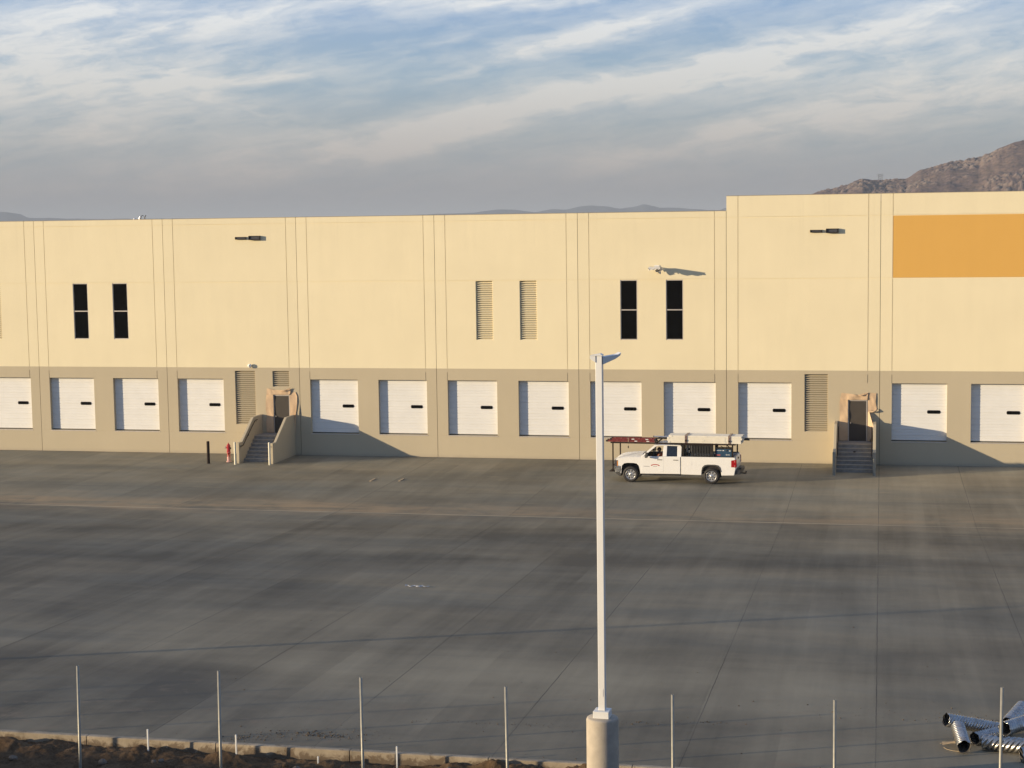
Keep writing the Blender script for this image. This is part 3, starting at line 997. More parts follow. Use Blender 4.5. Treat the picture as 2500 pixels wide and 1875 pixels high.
# things standing on the roof, just showing over the parapet
def roof_pipe(pts, r, mat, label, name='roof_pipe', cat='roof pipe'):
    m = MB()
    m.tube(pts, r, 8)
    return tag(m.build(name, mat, None), label, cat, 'small things on the roof behind the parapet')
roof_pipe([(1.05, 12, 12.5), (1.05, 12, 13.42), (1.17, 12, 13.66)], 0.05, m_alum, 'short leaning silver pipe poking over the left parapet')
roof_pipe([(1.21, 12.1, 12.5), (1.16, 12.1, 13.55), (1.21, 12.1, 13.70), (1.28, 12.1, 13.73), (1.36, 12.1, 13.68)], 0.022, m_black, 'thin dark hooked pipe beside the silver pipe on the roof')
roof_pipe([(1.48, 12, 12.5), (1.48, 12, 13.62), (1.50, 12, 13.66), (1.56, 12, 13.73)], 0.03, m_black, 'thin dark straight pipe right of the hooked one on the roof')
m = MB()
m.lathe([(0.0, 13.56), (0.06, 13.55), (0.085, 13.50), (0.085, 13.46), (0.04, 13.44), (0.04, 12.5)], (0.76, 12, 0), 12)
tag(m.build('roof_vent', m_white, None), 'small white roof vent cap left of the silver pipe', 'roof vent', 'small things on the roof behind the parapet')

# ------------------------------------------------------------------ masking paper round the two small doors
def paper_sheet(mb, outline_l, outline_r, n=14, m_=8, amp=0.045, seed=0, y0=-0.03):
    """crumpled sheet between two vertical (or horizontal) polylines of (x,z)"""
    rnd = random.Random(seed)
    def at(pl, t):
        k = t * (len(pl) - 1)
        i = min(int(k), len(pl) - 2)
        return Vector((pl[i][0], 0, pl[i][1])).lerp(Vector((pl[i + 1][0], 0, pl[i + 1][1])), k - i)
    V = []
    for i in range(n + 1):
        for j in range(m_ + 1):
            t, s = i / n, j / m_
            p = at(outline_l, t).lerp(at(outline_r, t), s)
            w = noise.noise(Vector((p.x * 2.4 + seed, p.z * 1.8, seed))) + 0.55 * noise.noise(Vector((p.x * 6 + seed, p.z * 4 + p.x * 5, 2.0)))
            p.y = y0 - amp * (0.9 + w) - rnd.uniform(0, 0.004)
            V.append(p)
    F = [(i * (m_ + 1) + j, i * (m_ + 1) + j + 1, (i + 1) * (m_ + 1) + j + 1, (i + 1) * (m_ + 1) + j) for i in range(n) for j in range(m_)]
    mb.mesh(V, F, 0, True)

P1 = thing('masking_paper', (14.9, 0, 1.24), 'brown masking paper taped round the left doorway above its stairs', 'masking paper')
o = (14.9, 0, 1.24)
m = MB()
paper_sheet(m, [(13.99, 1.26), (13.96, 1.9), (14.04, 2.2), (13.97, 2.6), (13.98, 3.1), (14.02, 3.44)], [(14.42, 1.26), (14.42, 3.44)], 20, 6, 0.035, 1)
m.build('left_sheet', m_paper, P1, o)
m = MB()
paper_sheet(m, [(14.03, 3.42), (14.42, 3.43), (15.38, 3.42), (15.45, 3.52)], [(14.05, 3.78), (14.5, 3.70), (15.0, 3.66), (15.47, 3.82)], 18, 6, 0.05, 4, -0.04)
m.tube([(14.9, -0.12, 3.68), (15.05, -0.16, 3.66), (15.25, -0.15, 3.69), (15.47, -0.10, 3.80)], [0.015, 0.035, 0.02, 0.008], 6)
m.build('top_sheet', m_paper, P1, o)
m = MB()
paper_sheet(m, [(15.40, 1.26), (15.38, 3.42), (15.55, 3.54)], [(15.62, 1.26), (15.72, 2.1), (15.83, 2.9), (15.84, 3.35), (15.74, 3.58)], 20, 7, 0.03, 7, -0.012)
# flap pulled away from the wall: throws the slanting shadow
m.mesh([(15.82, -0.08, 3.05), (15.60, -0.20, 1.6), (15.52, -0.2, 1.26), (15.70, -0.05, 1.26), (15.74, -0.17, 2.1), (15.80, -0.12, 2.6)],
       [(0, 5, 3), (5, 4, 3), (4, 1, 3), (1, 2, 3)], 0)
m.build('right_sheet', m_paper, P1, o)

P2 = thing('masking_paper', (46.9, 0, 1.24), 'brown masking paper taped round the right doorway, loose on its right side', 'masking paper')
o = (46.9, 0, 1.24)
m = MB()
paper_sheet(m, [(45.95, 1.26), (45.92, 2.0), (45.96, 2.5), (45.94, 3.3), (46.03, 3.72)], [(46.37, 1.26), (46.37, 3.45)], 20, 6, 0.035, 11)
m.build('left_sheet', m_paper, P2, o)
m = MB()
paper_sheet(m, [(46.02, 3.42), (46.37, 3.42), (47.37, 3.42)], [(46.03, 3.78), (46.5, 3.74), (46.9, 3.68), (47.41, 3.82)], 18, 6, 0.05, 14, -0.04)
m.tube([(46.90, -0.12, 3.68), (47.00, -0.16, 3.67), (47.12, -0.15, 3.66), (47.40, -0.10, 3.80)], [0.012, 0.035, 0.024, 0.008], 6)
m.build('top_sheet', m_paper, P2, o)
m = MB()
paper_sheet(m, [(47.40, 2.80), (47.40, 3.80)], [(47.86, 2.92), (47.80, 3.3), (47.83, 3.77)], 12, 7, 0.032, 17, -0.012)
m.tube([(47.44, -0.08, 2.80), (47.62, -0.13, 2.80), (47.80, -0.14, 2.86), (47.88, -0.06, 2.95)], [0.02, 0.04, 0.055, 0.02], 7)
m.mesh([(47.40, -0.05, 2.80), (47.47, -0.12, 2.78), (47.70, -0.42, 2.05), (47.64, -0.40, 1.6), (47.50, -0.2, 1.26), (47.40, -0.05, 1.26)],
       [(0, 1, 2, 3), (0, 3, 4, 5)], 0)
m.build('right_sheet', m_paper, P2, o)

# ------------------------------------------------------------------ stairs
def stairs(xa, xb, label, rail):
    S = thing('dock_stairs', ((xa + xb) / 2, 0, 0), label, 'stairs', 'concrete stairs up to the two small doors')
    o = ((xa + xb) / 2, 0, 0)
    t = 0.15
    prof = [(-0.01, -0.2), (-0.01, 2.29), (-1.40, 2.29), (-3.20, 1.13), (-3.72, 1.13), (-3.72, -0.2)]
    for a in (xa, xb - t):
        m = MB()
        m.prism(prof, a, a + t, 0, axis='X')
        m.build('side_wall', m_tan, S, o, bevel=0.012)
    m = MB()
    st = [(-0.012, -0.2), (-0.012, 1.235), (-1.36, 1.235)]
    y, z = -1.36, 1.235
    rise = 1.235 / 7
    for k in range(6):
        z -= rise
        st += [(y + 0.012, z), (y - 0.28, z)]
        y -= 0.28
    st += [(y + 0.012, -0.2)]
    m.prism(st, xa + t + 0.002, xb - t - 0.002, 0, axis='X')
    m.build('flight', m_stepcon, S, o, bevel=0.012)
    # pale worn nosings
    m = MB()
    y, z = -1.36, 1.235
    for k in range(7):
        m.box((xa + t + 0.004, y - 0.012, z - 0.028), (xb - t - 0.004, y + 0.03, z + 0.004))
        y -= 0.28
        z -= rise
    m.build('nosings', m_concrete, S, o)
    for side in rail:
        xr = xa + t + 0.075 if side < 0 else xb - t - 0.075
        xw = xa + t if side < 0 else xb - t
        m = MB()
        m.tube([(xr, -3.80, 0.96), (xr, -3.36, 0.93), (xr, -3.26, 0.97), (xr, -1.45, 2.06), (xr, -1.36, 2.10), (xr, -1.0, 2.11)], 0.021, 10)
        for yy, zz in ((-3.62, 0.945), (-2.4, 1.48), (-1.2, 2.10)):
            m.tube([(xw, yy, zz - 0.10), (xr, yy, zz - 0.10), (xr, yy, zz)], 0.009, 6)
        m.build('handrail', m_bronze, S, o)
    return S
stairs(13.58, 15.69, 'concrete stairs with dark handrail up to the left doorway, bollards in front', (-1, 1))
stairs(45.70, 47.84, 'concrete stairs up to the right doorway, seen square on', (-1, 1))
for (x_, y_, z_, s, lab) in ((15.25, -1.93, 0.89, 0.10, 'pale stone lying high on the left stairs'), (15.46, -3.2, 0.0, 0.13, 'pale stone at the foot of the left stairs'),
                             (46.75, -1.93, 0.88, 0.085, 'dark clump of rubbish lying on the right stairs')):
    m = MB()
    pebble(m, (0, 0, s * 0.55), s, s)
    q = m.build('stone', m_rock if 'pale' in lab else m_black)
    q.location = (x_, y_, z_)
    q.name = 'stone' if 'pale' in lab else 'rubbish'
    tag(q, lab, 'stone' if 'pale' in lab else 'rubbish')

# ------------------------------------------------------------------ bollards and hydrant
def bollard(x_, y_, h, r, mat, label, name='bollard', group='steel bollards at the stair feet'):
    B = thing(name, (x_, y_, 0), label, 'bollard', group)
    m = MB()
    m.lathe([(r, -0.1), (r, h - 0.5 * r)], (0, 0, 0), 24)
    m.build('pipe', mat, B)
    m = MB()
    m.lathe([(r, h - 0.5 * r), (r * 0.95, h - 0.25 * r), (r * 0.7, h - 0.07 * r), (0.0, h)], (0, 0, 0), 24)
    m.build('domed_cap', mat, B)
    return B
bollard(13.655, -4.13, 1.24, 0.062, m_bollard, 'cream bollard at the left wall of the left stairs')
bollard(15.62, -4.08, 1.24, 0.062, m_bollard, 'cream bollard at the right wall of the left stairs')
bollard(45.77, -4.05, 1.20, 0.075, m_post, 'galvanised bollard at the left wall of the right stairs')  # same steel standing in shade: the shade is put in as a greyer material
bollard(47.765, -4.02, 1.20, 0.075, m_post, 'galvanised bollard at the right wall of the right stairs')
bollard(12.02, -3.95, 1.24, 0.082, m_bronze, 'dark brown bollard standing alone left of the red hydrant', group='steel bollards at the stair feet')

H = thing('fire_hydrant', (12.90, -3.18, 0), 'tall chipped red fire hydrant beside the left stairs', 'fire hydrant')
m = MB()
m.lathe([(0.14, 0.0), (0.14, 0.03), (0.095, 0.035), (0.095, 0.50), (0.12, 0.505), (0.12, 0.545), (0.10, 0.55), (0.10, 0.86), (0.0, 0.86)], (0, 0, 0), 20)
m.build('barrel', m_red, H)
m = MB()
m.lathe([(0.118, 0.861), (0.118, 0.895), (0.09, 0.90), (0.075, 0.96), (0.045, 1.00), (0.022, 1.01), (0.022, 1.06), (0.0, 1.06)], (0, 0, 0), 18)
m.build('bonnet', m_red, H)
for sx, zz, L_ in ((-1, 0.80, 0.20), (1, 0.76, 0.15)):
    m = MB()
    m.tube([(0, 0, zz), (sx * (L_ - 0.05), -0.02, zz)], 0.045, 12)
    m.build('nozzle', m_red, H)
    m = MB()
    m.tube([(sx * (L_ - 0.055), -0.02, zz), (sx * L_, -0.02, zz)], 0.056, 8)
    m.build('nozzle_cap', m_black if sx > 0 else m_concrete, H)
m = MB()
for a in range(8):
    c, s = math.cos(a * math.pi / 4), math.sin(a * math.pi / 4)
    m.tube([(0.125 * c, 0.125 * s, 0.02), (0.125 * c, 0.125 * s, 0.05)], 0.012, 6)
m.build('bolts', m_red, H)

# ------------------------------------------------------------------ lamp posts
def lamp_post(x_, y_, z0, ptop, top, label):
    P = thing('lamp_post', (x_, y_, z0), label, 'lamp post', 'lamp posts along the kerb')
    hp = ptop - z0
    m = MB()
    m.lathe([(0.315, -0.6), (0.315, hp - 0.05), (0.303, hp - 0.015), (0.28, hp), (0.0, hp)], (0, 0, 0), 40)
    m.build('pedestal', m_concrete, P)
    a = R(-3)
    m = MB()
    c, s = math.cos(a), math.sin(a)
    def sq(w, z):
        return [(c * i * w - s * j * w, s * i * w + c * j * w, z) for i, j in ((-1, -1), (1, -1), (1, 1), (-1, 1))]
    def col(mb, w0, z0_, w1, z1_):
        q = sq(w0, z0_) + sq(w1, z1_)
        mb.mesh(q, [(3, 2, 1, 0), (4, 5, 6, 7), (0, 1, 5, 4), (1, 2, 6, 5), (2, 3, 7, 6), (3, 0, 4, 7)])
    col(m, 0.155, hp + 0.002, 0.155, hp + 0.14)
    m.build('base_cover', m_white, P, bevel=0.006)
    m = MB()
    col(m, 0.0655, hp + 0.141, 0.0655, top - z0)
    m.build('pole', m_white, P, bevel=0.008)
    ht = top - z0
    m = MB()
    # flat wedge-shaped head on the court side, short stub on the other
    i0 = 0
    m.prism([(0.05, -0.215), (0.05, -0.05), (0.38, -0.005), (0.455, 0.035), (0.435, -0.03), (0.33, -0.10)], -0.085, 0.085)
    cr, sr = math.cos(R(31)), math.sin(R(31))
    for q_ in m.v:
        q_.x, q_.y = q_.x * cr - q_.y * sr, q_.x * sr + q_.y * cr
    m.prism([(-0.066, -0.17), (-0.066, -0.02), (-0.185, -0.015), (-0.185, -0.085)], -0.075, 0.075)
    m.prism([(-0.185, -0.014), (-0.05, 0.012), (0.03, 0.026), (0.08, -0.004), (0.08, -0.02), (-0.185, -0.02)], -0.085, 0.085)
    hd = m.build('lamp_head', m_white, P, bevel=0.008)
    hd.location = (0, 0, ht - 0.01)
    hd.scale = (0.92, 1, 0.86)
    m = MB()
    m.box((0.12, -0.07, -0.168), (0.26, 0.07, -0.135))
    ln = m.build('lens', m_lens, hd)
    ln.rotation_euler = (0, R(-14), R(31))
    m = MB()
    m.box((-0.035, -0.0705, hp + 0.42), (0.035, -0.066, hp + 0.57))
    m.build('hand_hole_cover', m_white, P, bevel=0.003).rotation_euler = (0, 0, a)
    return P
lamp_post(42.80, -58.40, 1.45, 3.345, 10.43, 'white square lamp post on a round concrete pedestal in front of the kerb')
lamp_post(5.4, -58.40, 1.45, 3.345, 10.43, 'white lamp post outside the left edge of the photo')

# ------------------------------------------------------------------ fence posts and stakes
PX = [(31.60, 3.82), (34.76, 3.85), (37.84, 3.85), (40.85, 3.81), (44.15, 3.80), (47.24, 3.84), (50.28, 4.22),
      (28.3, 3.82), (25.0, 3.82), (21.7, 3.80), (18.4, 3.8), (15.2, 3.8), (12.0, 3.8), (9.3, 3.8), (4.5, 3.8), (53.4, 3.9), (56.4, 3.9)]
names = ['at the far left beside the lowest dirt mounds', 'left of the second white stake', 'right of the short white stub',
         'fourth from the left, left of the lamp post', 'first to the right of the lamp post', 'second to the right of the lamp post',
         'at the far right in front of the metal pipes']
def fence_post():
    F = thing('fence_post', (0, 0, 0), 'x', 'fence post', 'bare metal fence posts in a row')
    m = MB()
    m.lathe([(0.030, 0.0), (0.030, 2.5), (0.026, 2.5), (0.026, 2.3)], (0, 0, 0), 14)
    m.build('pipe', m_post, F)
    return F
FP = fence_post()
random.seed(8)
for k, (x_, zt) in enumerate(PX):
    F = FP if k == 0 else copy_tree(FP)
    F.location = (x_, -58.20, zt - 2.5)
    F.rotation_euler = (R(random.uniform(-.5, .5)), R(random.uniform(-.6, .6)), 0)
    F['label'] = ('galvanised fence post ' + names[k]) if k < 7 else ('galvanised fence post outside the picture, part of the same row' )
def stake(x_, y_, z0, zt, label):
    m = MB()
    m.prism([(-0.017, z0 - zt - 0.2), (0.017, z0 - zt - 0.2), (0.017, -0.012), (0.0, 0.0), (-0.017, -0.012)], -0.014, 0.014)
    q = m.build('stake', m_white, bevel=0.003)
    q.location = (x_, y_, zt)
    tag(q, label, 'stake', 'white marker stakes in the dirt')
stake(32.60, -57.00, 1.6, 2.15, 'white stake right of the first fence post from the left')
stake(34.66, -57.08, 1.6, 2.16, 'white stake just right of the second fence post from the left')
stake(36.48, -57.05, 1.5, 1.775, 'short white stake stub, least tall of all, between the second and third fence posts')
stake(38.22, -57.06, 1.5, 2.09, 'white stake right of the third fence post from the left')

# stones lying in the dirt behind the kerb
random.seed(21)
RK = [(33.1, -57.45, 0.07, 'pale stone in the dirt, below the kerb near the first stake'), (35.85, -57.30, 0.085, 'brown clod beside the kerb right of the second stake'),
      (36.12, -57.42, 0.10, 'large pale stone left of the short stake stub'), (39.3, -56.95, 0.08, 'long pale stone at the dirt edge left of the fourth post'),
      (38.75, -57.05, 0.07, 'pale stone right of the third post'), (33.0, -57.6, 0.06, 'small pale stone near the bottom edge'),
      (31.9, -57.75, 0.09, 'rounded grey stone at the foot of the first fence post'), (29.9, -57.9, 0.10, 'grey stone in shade at the bottom left corner')]
for x_, y_, s, lab in RK:
    m = MB()
    rnd = random.Random(x_)
    bm = bmesh.new()
    bmesh.ops.create_icosphere(bm, subdivisions=2, radius=s)
    for v in bm.verts:
        v.co *= 1 + 0.35 * noise.noise(v.co * 9 + Vector((x_, 0, 0)))
        v.co.z *= 0.75
    m.mesh([v.co.copy() for v in bm.verts], [[q.index for q in f.verts] for f in bm.faces], 0, False)
    bm.free()
    q = m.build('stone', m_rock if 'clod' not in lab else m_dirt)
    q.location = (x_, y_, bank_z(x_, y_) + s * 0.35)
    tag(q, lab, 'stone', 'stones in the dirt behind the kerb')

# litter on the slab
m = MB()
rnd = random.Random(2)
pts = [(-0.42 + 0.07 * k, 0.06 * math.sin(k * 1.7) + rnd.uniform(-.02, .02)) for k in range(13)]
for (a, b), (c, d) in zip(pts[:-1], pts[1:]):
    w = rnd.uniform(.02, .05)
    m.face([(a, b - w, 0.01), (c, d - w, 0.012 + rnd.random() * 0.03), (c, d + w, 0.03), (a, b + w, 0.012 + rnd.random() * 0.04)])
q = m.build('plastic_scrap', m_plastic, recalc=False)
q.location = (32.84, -36.17, court_z(-36.17) + 0.006)
tag(q, 'strip of white plastic lying in the middle of the slab', 'litter')
for k, (x_, y_) in enumerate(((22.83, -8.59), (24.3, -8.4))):
    m = MB()
    m.box((-0.05, -0.42, 0.0), (0.05, 0.42, 0.03))
    q = m.build('wood_strip', m_twig, bevel=0.005)
    q.location = (x_, y_, 0.0)
    tag(q, ('left' if k == 0 else 'right') + ' one of two short pale strips lying on the slab', 'litter', 'short pale strips on the slab')

# ------------------------------------------------------------------ corrugated metal pipes, bottom right
def cmp_pipe(p, q, r, lead, starts, amp, label, dent=0.0):
    p, q = Vector(p), Vector(q)
    L_ = (q - p).length
    n, nl = 56, max(20, int(L_ / 0.0085))
    V = []
    for i in range(nl + 1):
        h = L_ * i / nl
        for k in range(n):
            a = 2 * math.pi * k / n
            w = math.sin(starts * a + 2 * math.pi * starts * h / lead)
            rr = r + amp * (w if w < 0.35 else 0.35 + (w - 0.35) * 0.5)
            rr *= 1 - dent * max(0, math.cos(a - 1.0)) ** 4 * math.exp(-((h - L_ * 0.4) / 0.3) ** 2)
            V.append(Vector((rr * math.cos(a), rr * math.sin(a), h)))
    F = [(i * n + k, i * n + (k + 1) % n, (i + 1) * n + (k + 1) % n, (i + 1) * n + k) for i in range(nl) for k in range(n)]
    me = bpy.data.meshes.new('corrugated_pipe')
    me.from_pydata(V, [], F)
    me.polygons.foreach_set('use_smooth', [True] * len(F))
    me.materials.append(m_galv)
    me.materials.append(m_pipe_in)
    o_ = bpy.data.objects.new('corrugated_pipe', me)
    COL.objects.link(o_)
    o_.location = p
    o_.rotation_euler = (q - p).to_track_quat('Z', 'Y').to_euler()
    s = o_.modifiers.new('wall', 'SOLIDIFY')
    s.thickness = 0.004
    s.material_offset = 1
    s.offset = -1
    tag(o_, label, 'metal pipe', 'corrugated metal pipes heaped on the slab')
    return o_
cmp_pipe((49.50, -52.75, 1.955), (50.70, -52.18, 1.625), 0.150, 0.42, 6, 0.013, 'upper long corrugated pipe whose open end points left over the heap')
cmp_pipe((49.85, -53.78, 1.68), (49.75, -52.86, 1.84), 0.145, 0.38, 5, 0.014, 'short corrugated pipe with its dark mouth facing the camera at the left of the heap')
cmp_pipe((50.24, -53.36, 1.69), (51.9, -53.66, 1.69), 0.155, 0.66, 6, 0.019, 'bright boldly ribbed pipe lying flat in the front of the heap')
cmp_pipe((50.70, -53.32, 1.98), (51.85, -51.75, 1.92), 0.150, 0.50, 6, 0.014, 'pipe resting on top of the heap behind the last fence post')
cmp_pipe((50.98, -54.18, 1.71), (52.1, -53.98, 1.71), 0.155, 0.50, 6, 0.012, 'pipe with dark mouth at the front right of the heap', 0.2)
cmp_pipe((50.86, -52.0, 1.68), (51.30, -50.5, 1.66), 0.165, 0.42, 6, 0.009, 'rearmost dull pipe of the heap, sloping away')
cmp_pipe((50.10, -53.02, 1.64), (50.85, -52.3, 1.64), 0.14, 0.42, 6, 0.011, 'dark pipe at the bottom of the heap, mostly hidden')
# splinters and a loose strap beside the heap
rnd = random.Random(4)
for k in range(6):
    m = MB()
    a = rnd.uniform(-0.4, 0.8)
    L_ = rnd.uniform(0.25, 0.5)
    m.bar((49.50 - L_ * 0.3, -53.0 - 0.1 * k, 1.52 + 0.02 * k), (49.50 + L_ * 0.7, -53.0 - 0.1 * k + L_ * math.sin(a) * 0.5, 1.54 + 0.03 * k), 0.018, 0.012)
    q = m.build('wood_splinter', m_twig)
    tag(q, 'thin wood splinter beside the heap of pipes', 'wood splinter', 'splinters beside the pipes')
m = MB()
m.tube([(49.44, -53.35, 1.51), (49.50, -53.48, 1.516), (49.62, -53.58, 1.52), (49.78, -53.62, 1.522)], 0.005, 6)
tag(m.build('loose_strap', m_twig), 'pale loose strap curling on the slab left of the pipes', 'strap')

# ------------------------------------------------------------------ pickup truck (local: x from nose to tail, y across, near side negative)
TR = thing('pickup_truck', (35.06, -6.62, 0), 'white extended-cab pickup truck with overhead rack parked by the stairs', 'pickup truck', rz=R(-2.1))
HW = 1.0
def arc(cx, cz, r, a0, a1, n):
    return [(cx + r * math.cos(R(a0 + (a1 - a0) * k / n)), cz + r * math.sin(R(a0 + (a1 - a0) * k / n))) for k in range(n + 1)]
WFX, WRX, WR = 0.90, 4.93, 0.395
# front clip + doors (to the cab back at 3.40)
def arch(cx, w, h, zb):
    """squarish wheel arch opening, right to left (for the lower outline traversed from tail to nose)"""
    return [(cx + w + 0.02, zb), (cx + w, 0.62), (cx + w - 0.05, h - 0.12), (cx + w - 0.16, h - 0.01), (cx + w * 0.35, h + 0.02),
            (cx - w * 0.35, h + 0.02), (cx - w + 0.16, h - 0.01), (cx - w + 0.05, h - 0.12), (cx - w, 0.62), (cx - w - 0.02, zb)]
def body_section(mb, outline, y0=-HW, y1=HW):
    mb.prism(outline, y0, y1)
def crowned(mb, outline, yo, depth, mi=0):
    mb.prism(outline, yo, yo + depth, mi)
lower = [(0.42, 0.46), (0.42, 0.80), (0.28, 0.82), (0.28, 1.09), (0.15, 1.10), (0.20, 1.17), (0.34, 1.22), (1.0, 1.27), (1.42, 1.28), (1.50, 1.30), (3.40, 1.33), (3.40, 0.47)] + arch(WFX, 0.475, 0.95, 0.45)
for s in (-1, 1):
    m = MB()
    yo = -HW if s < 0 else HW - 0.10
    crowned(m, lower, yo, 0.10)
    m.build('front_side_panel', m_truck, TR, bevel=0.022, seg=3)
# hood: lofted crown
def loft(mb, secs, mi=0, smooth=True, close=False):
    n = len(secs[0])
    V = [p for s in secs for p in s]
    F = [(i * n + k, i * n + k + 1, (i + 1) * n + k + 1, (i + 1) * n + k) for i in range(len(secs) - 1) for k in range(n - 1)]
    mb.mesh(V, F, mi, smooth)
m = MB()
secs = []
for x_, ze, zc in ((0.10, 1.02, 1.05), (0.14, 1.13, 1.17), (0.24, 1.19, 1.25), (0.5, 1.225, 1.315), (0.9, 1.255, 1.36), (1.25, 1.275, 1.385), (1.46, 1.285, 1.395)):
    s = []
    for k in range(-10, 11):
        t = k / 10
        bulge = 0.022 if 0.25 < abs(t) < 0.55 else 0.0
        hw = 0.975 - (0.10 if x_ < 0.2 else 0.0) * abs(t)
        s.append((x_ + 0.06 * t * t * (1 if x_ < 0.3 else 0), hw * t, ze + (zc - ze) * (1 - t * t) ** 0.8 + bulge * 0.6))
    secs.append(s)
loft(m, secs)
m.build('hood', m_truck, TR)
# cowl black strip & engine-bay fill
m = MB()
m.box((1.44, -0.88, 1.24), (1.62, 0.88, 1.30))
m.build('cowl', m_trim, TR)
m = MB()
m.box((0.20, -0.88, 0.5), (0.42, 0.88, 1.12))
m.box((1.42, -0.88, 0.5), (1.50, 0.88, 1.24))
m.box((0.42, -0.60, 0.4), (1.42, 0.60, 1.15))
m.box((0.44, -0.885, 0.98), (1.42, 0.885, 1.10))
m.box((1.5, -0.88, 0.40), (3.35, 0.88, 0.52))
m.build('underbody', m_black, TR)
# grille, headlights, bumper
m = MB()
m.box((0.075, -0.72, 0.80), (0.20, 0.72, 1.10))
m.build('grille', m_black, TR, bevel=0.02)
m = MB()
for zz in (0.84, 0.93, 1.02):
    m.box((0.055, -0.70, zz - 0.012), (0.09, 0.70, zz + 0.012))
m.box((0.045, -0.74, 1.075), (0.10, 0.74, 1.11))
m.build('grille_bar', m_chrome, TR, bevel=0.006)
for s in (-1, 1):
    m = MB()
    a, b = (-0.985, -0.74) if s < 0 else (0.74, 0.985)
    pts = [(0.10, a), (0.30, a), (0.20, b), (0.06, b)] if s < 0 else [(0.06, a), (0.20, a), (0.30, b), (0.10, b)]
    m.prism(pts, 0.78, 1.10, axis='Z')
    h = m.build('headlight', m_lens, TR, bevel=0.015)
    m = MB()
    m.box((0.22, (a if s < 0 else b - 0.03) - (0.004 if s < 0 else -0.004), 0.80), (0.27, (a + 0.03) if s < 0 else b + 0.004, 1.06))
    m.build('indicator', m_amber, h, bevel=0.004)
m = MB()
pts = [(0.02, -0.78), (0.12, -0.97), (0.40, -1.01), (0.40, -0.93), (0.16, -0.88), (0.10, -0.7), (0.10, 0.7), (0.16, 0.88), (0.40, 0.93), (0.40, 1.01), (0.12, 0.97), (0.02, 0.78)]
m.prism(pts, 0.47, 0.80, axis='Z')
m.build('front_bumper', m_bumper, TR, bevel=0.03, seg=3)
m = MB()
m.prism([(0.10, 0.46), (0.40, 0.46), (0.40, 0.28), (0.33, 0.27)], -0.9, 0.9)
m.build('air_dam', m_trim, TR, bevel=0.01)

# bed: sides, floor, tailgate
bedl = [(3.44, 0.45), (3.44, 1.335), (5.95, 1.345), (6.08, 1.34), (6.10, 1.30), (6.12, 0.80), (6.05, 0.46)] + arch(WRX, 0.475, 0.93, 0.44)
for s in (-1, 1):
    m = MB()
    crowned(m, bedl, -HW if s < 0 else HW - 0.07, 0.07)
    m.build('bed_side', m_truck, TR, bevel=0.02, seg=3)
    m = MB()
    yy = -HW if s < 0 else HW - 0.10
    m.box((3.46, yy + 0.005, 1.345), (6.06, yy + 0.095, 1.37))
    m.build('bed_rail_cap', m_black, TR, bevel=0.008)
    # flared lip over the rear wheel
    m = MB()
    out = [p for p in arch(WRX, 0.50, 0.955, 0.62)][1:-1]
    inn = [p for p in arch(WRX, 0.455, 0.895, 0.62)][1:-1]
    ys_ = (-HW - 0.014, -HW + 0.02) if s < 0 else (HW - 0.02, HW + 0.014)
    for (a0, a1), (b0, b1) in zip(zip(out[:-1], out[1:]), zip(inn[:-1], inn[1:])):
        m.prism([a0, a1, b1, b0], ys_[0], ys_[1])
    m.build('wheel_arch_trim', m_trim, TR, bevel=0.004)
m = MB()
m.box((3.46, -0.93, 0.72), (6.02, 0.93, 0.76))
m.box((3.44, -0.92, 0.73), (3.48, 0.92, 1.32))
for s in (-1, 1):
    a, b = ((-0.925, -0.55) if s < 0 else (0.55, 0.925))
    m.box((WRX - 0.5, a, 0.75), (WRX + 0.5, b, 0.95))
m.build('bed_liner', m_black, TR)
m = MB()
m.prism([(6.03, 0.72), (6.13, 0.72), (6.15, 1.0), (6.12, 1.33), (6.03, 1.34)], -0.90, 0.90)
tg = m.build('tailgate', m_truck, TR, bevel=0.015)
m = MB()
m.box((6.13, -0.12, 1.17), (6.155, 0.12, 1.25))
m.build('handle', m_black, tg)
for s in (-1, 1):
    m = MB()
    a, b = ((-HW - 0.008, -0.84) if s < 0 else (0.84, HW + 0.008))
    m.prism([(5.90, 0.86), (5.90, 1.20), (6.16, 1.24), (6.17, 0.90), (6.12, 0.85)], a, b)
    t_ = m.build('tail_light', m_red_lens, TR, bevel=0.015)
    for zz in (1.14, 0.93):
        m = MB()
        yy = a - 0.003 if s < 0 else b - 0.01
        m.box((6.05, yy, zz - 0.02), (6.10, yy + 0.013, zz + 0.02))
        m.build('reflector', m_reflector, t_)
m = MB()
m.prism([(6.06, -0.96), (6.34, -0.90), (6.34, 0.90), (6.06, 0.96)], 0.50, 0.70, axis='Z')
m.prism([(6.14, 0.70), (6.32, 0.82), (6.36, 0.80), (6.34, 0.66)], -0.55, -0.30)
m.build('rear_bumper', m_trim, TR, bevel=0.02)
m = MB()
m.tube([(6.1, 0, 0.47), (6.5, 0, 0.44)], 0.035, 8)
m.tube([(6.52, 0, 0.43), (6.52, 0, 0.50)], 0.022, 8)
m.lathe([(0.0, 0.49), (0.03, 0.50), (0.035, 0.525), (0.03, 0.55), (0.0, 0.56)], (6.52, 0, 0), 12)
m.build('tow_hitch', m_black, TR)

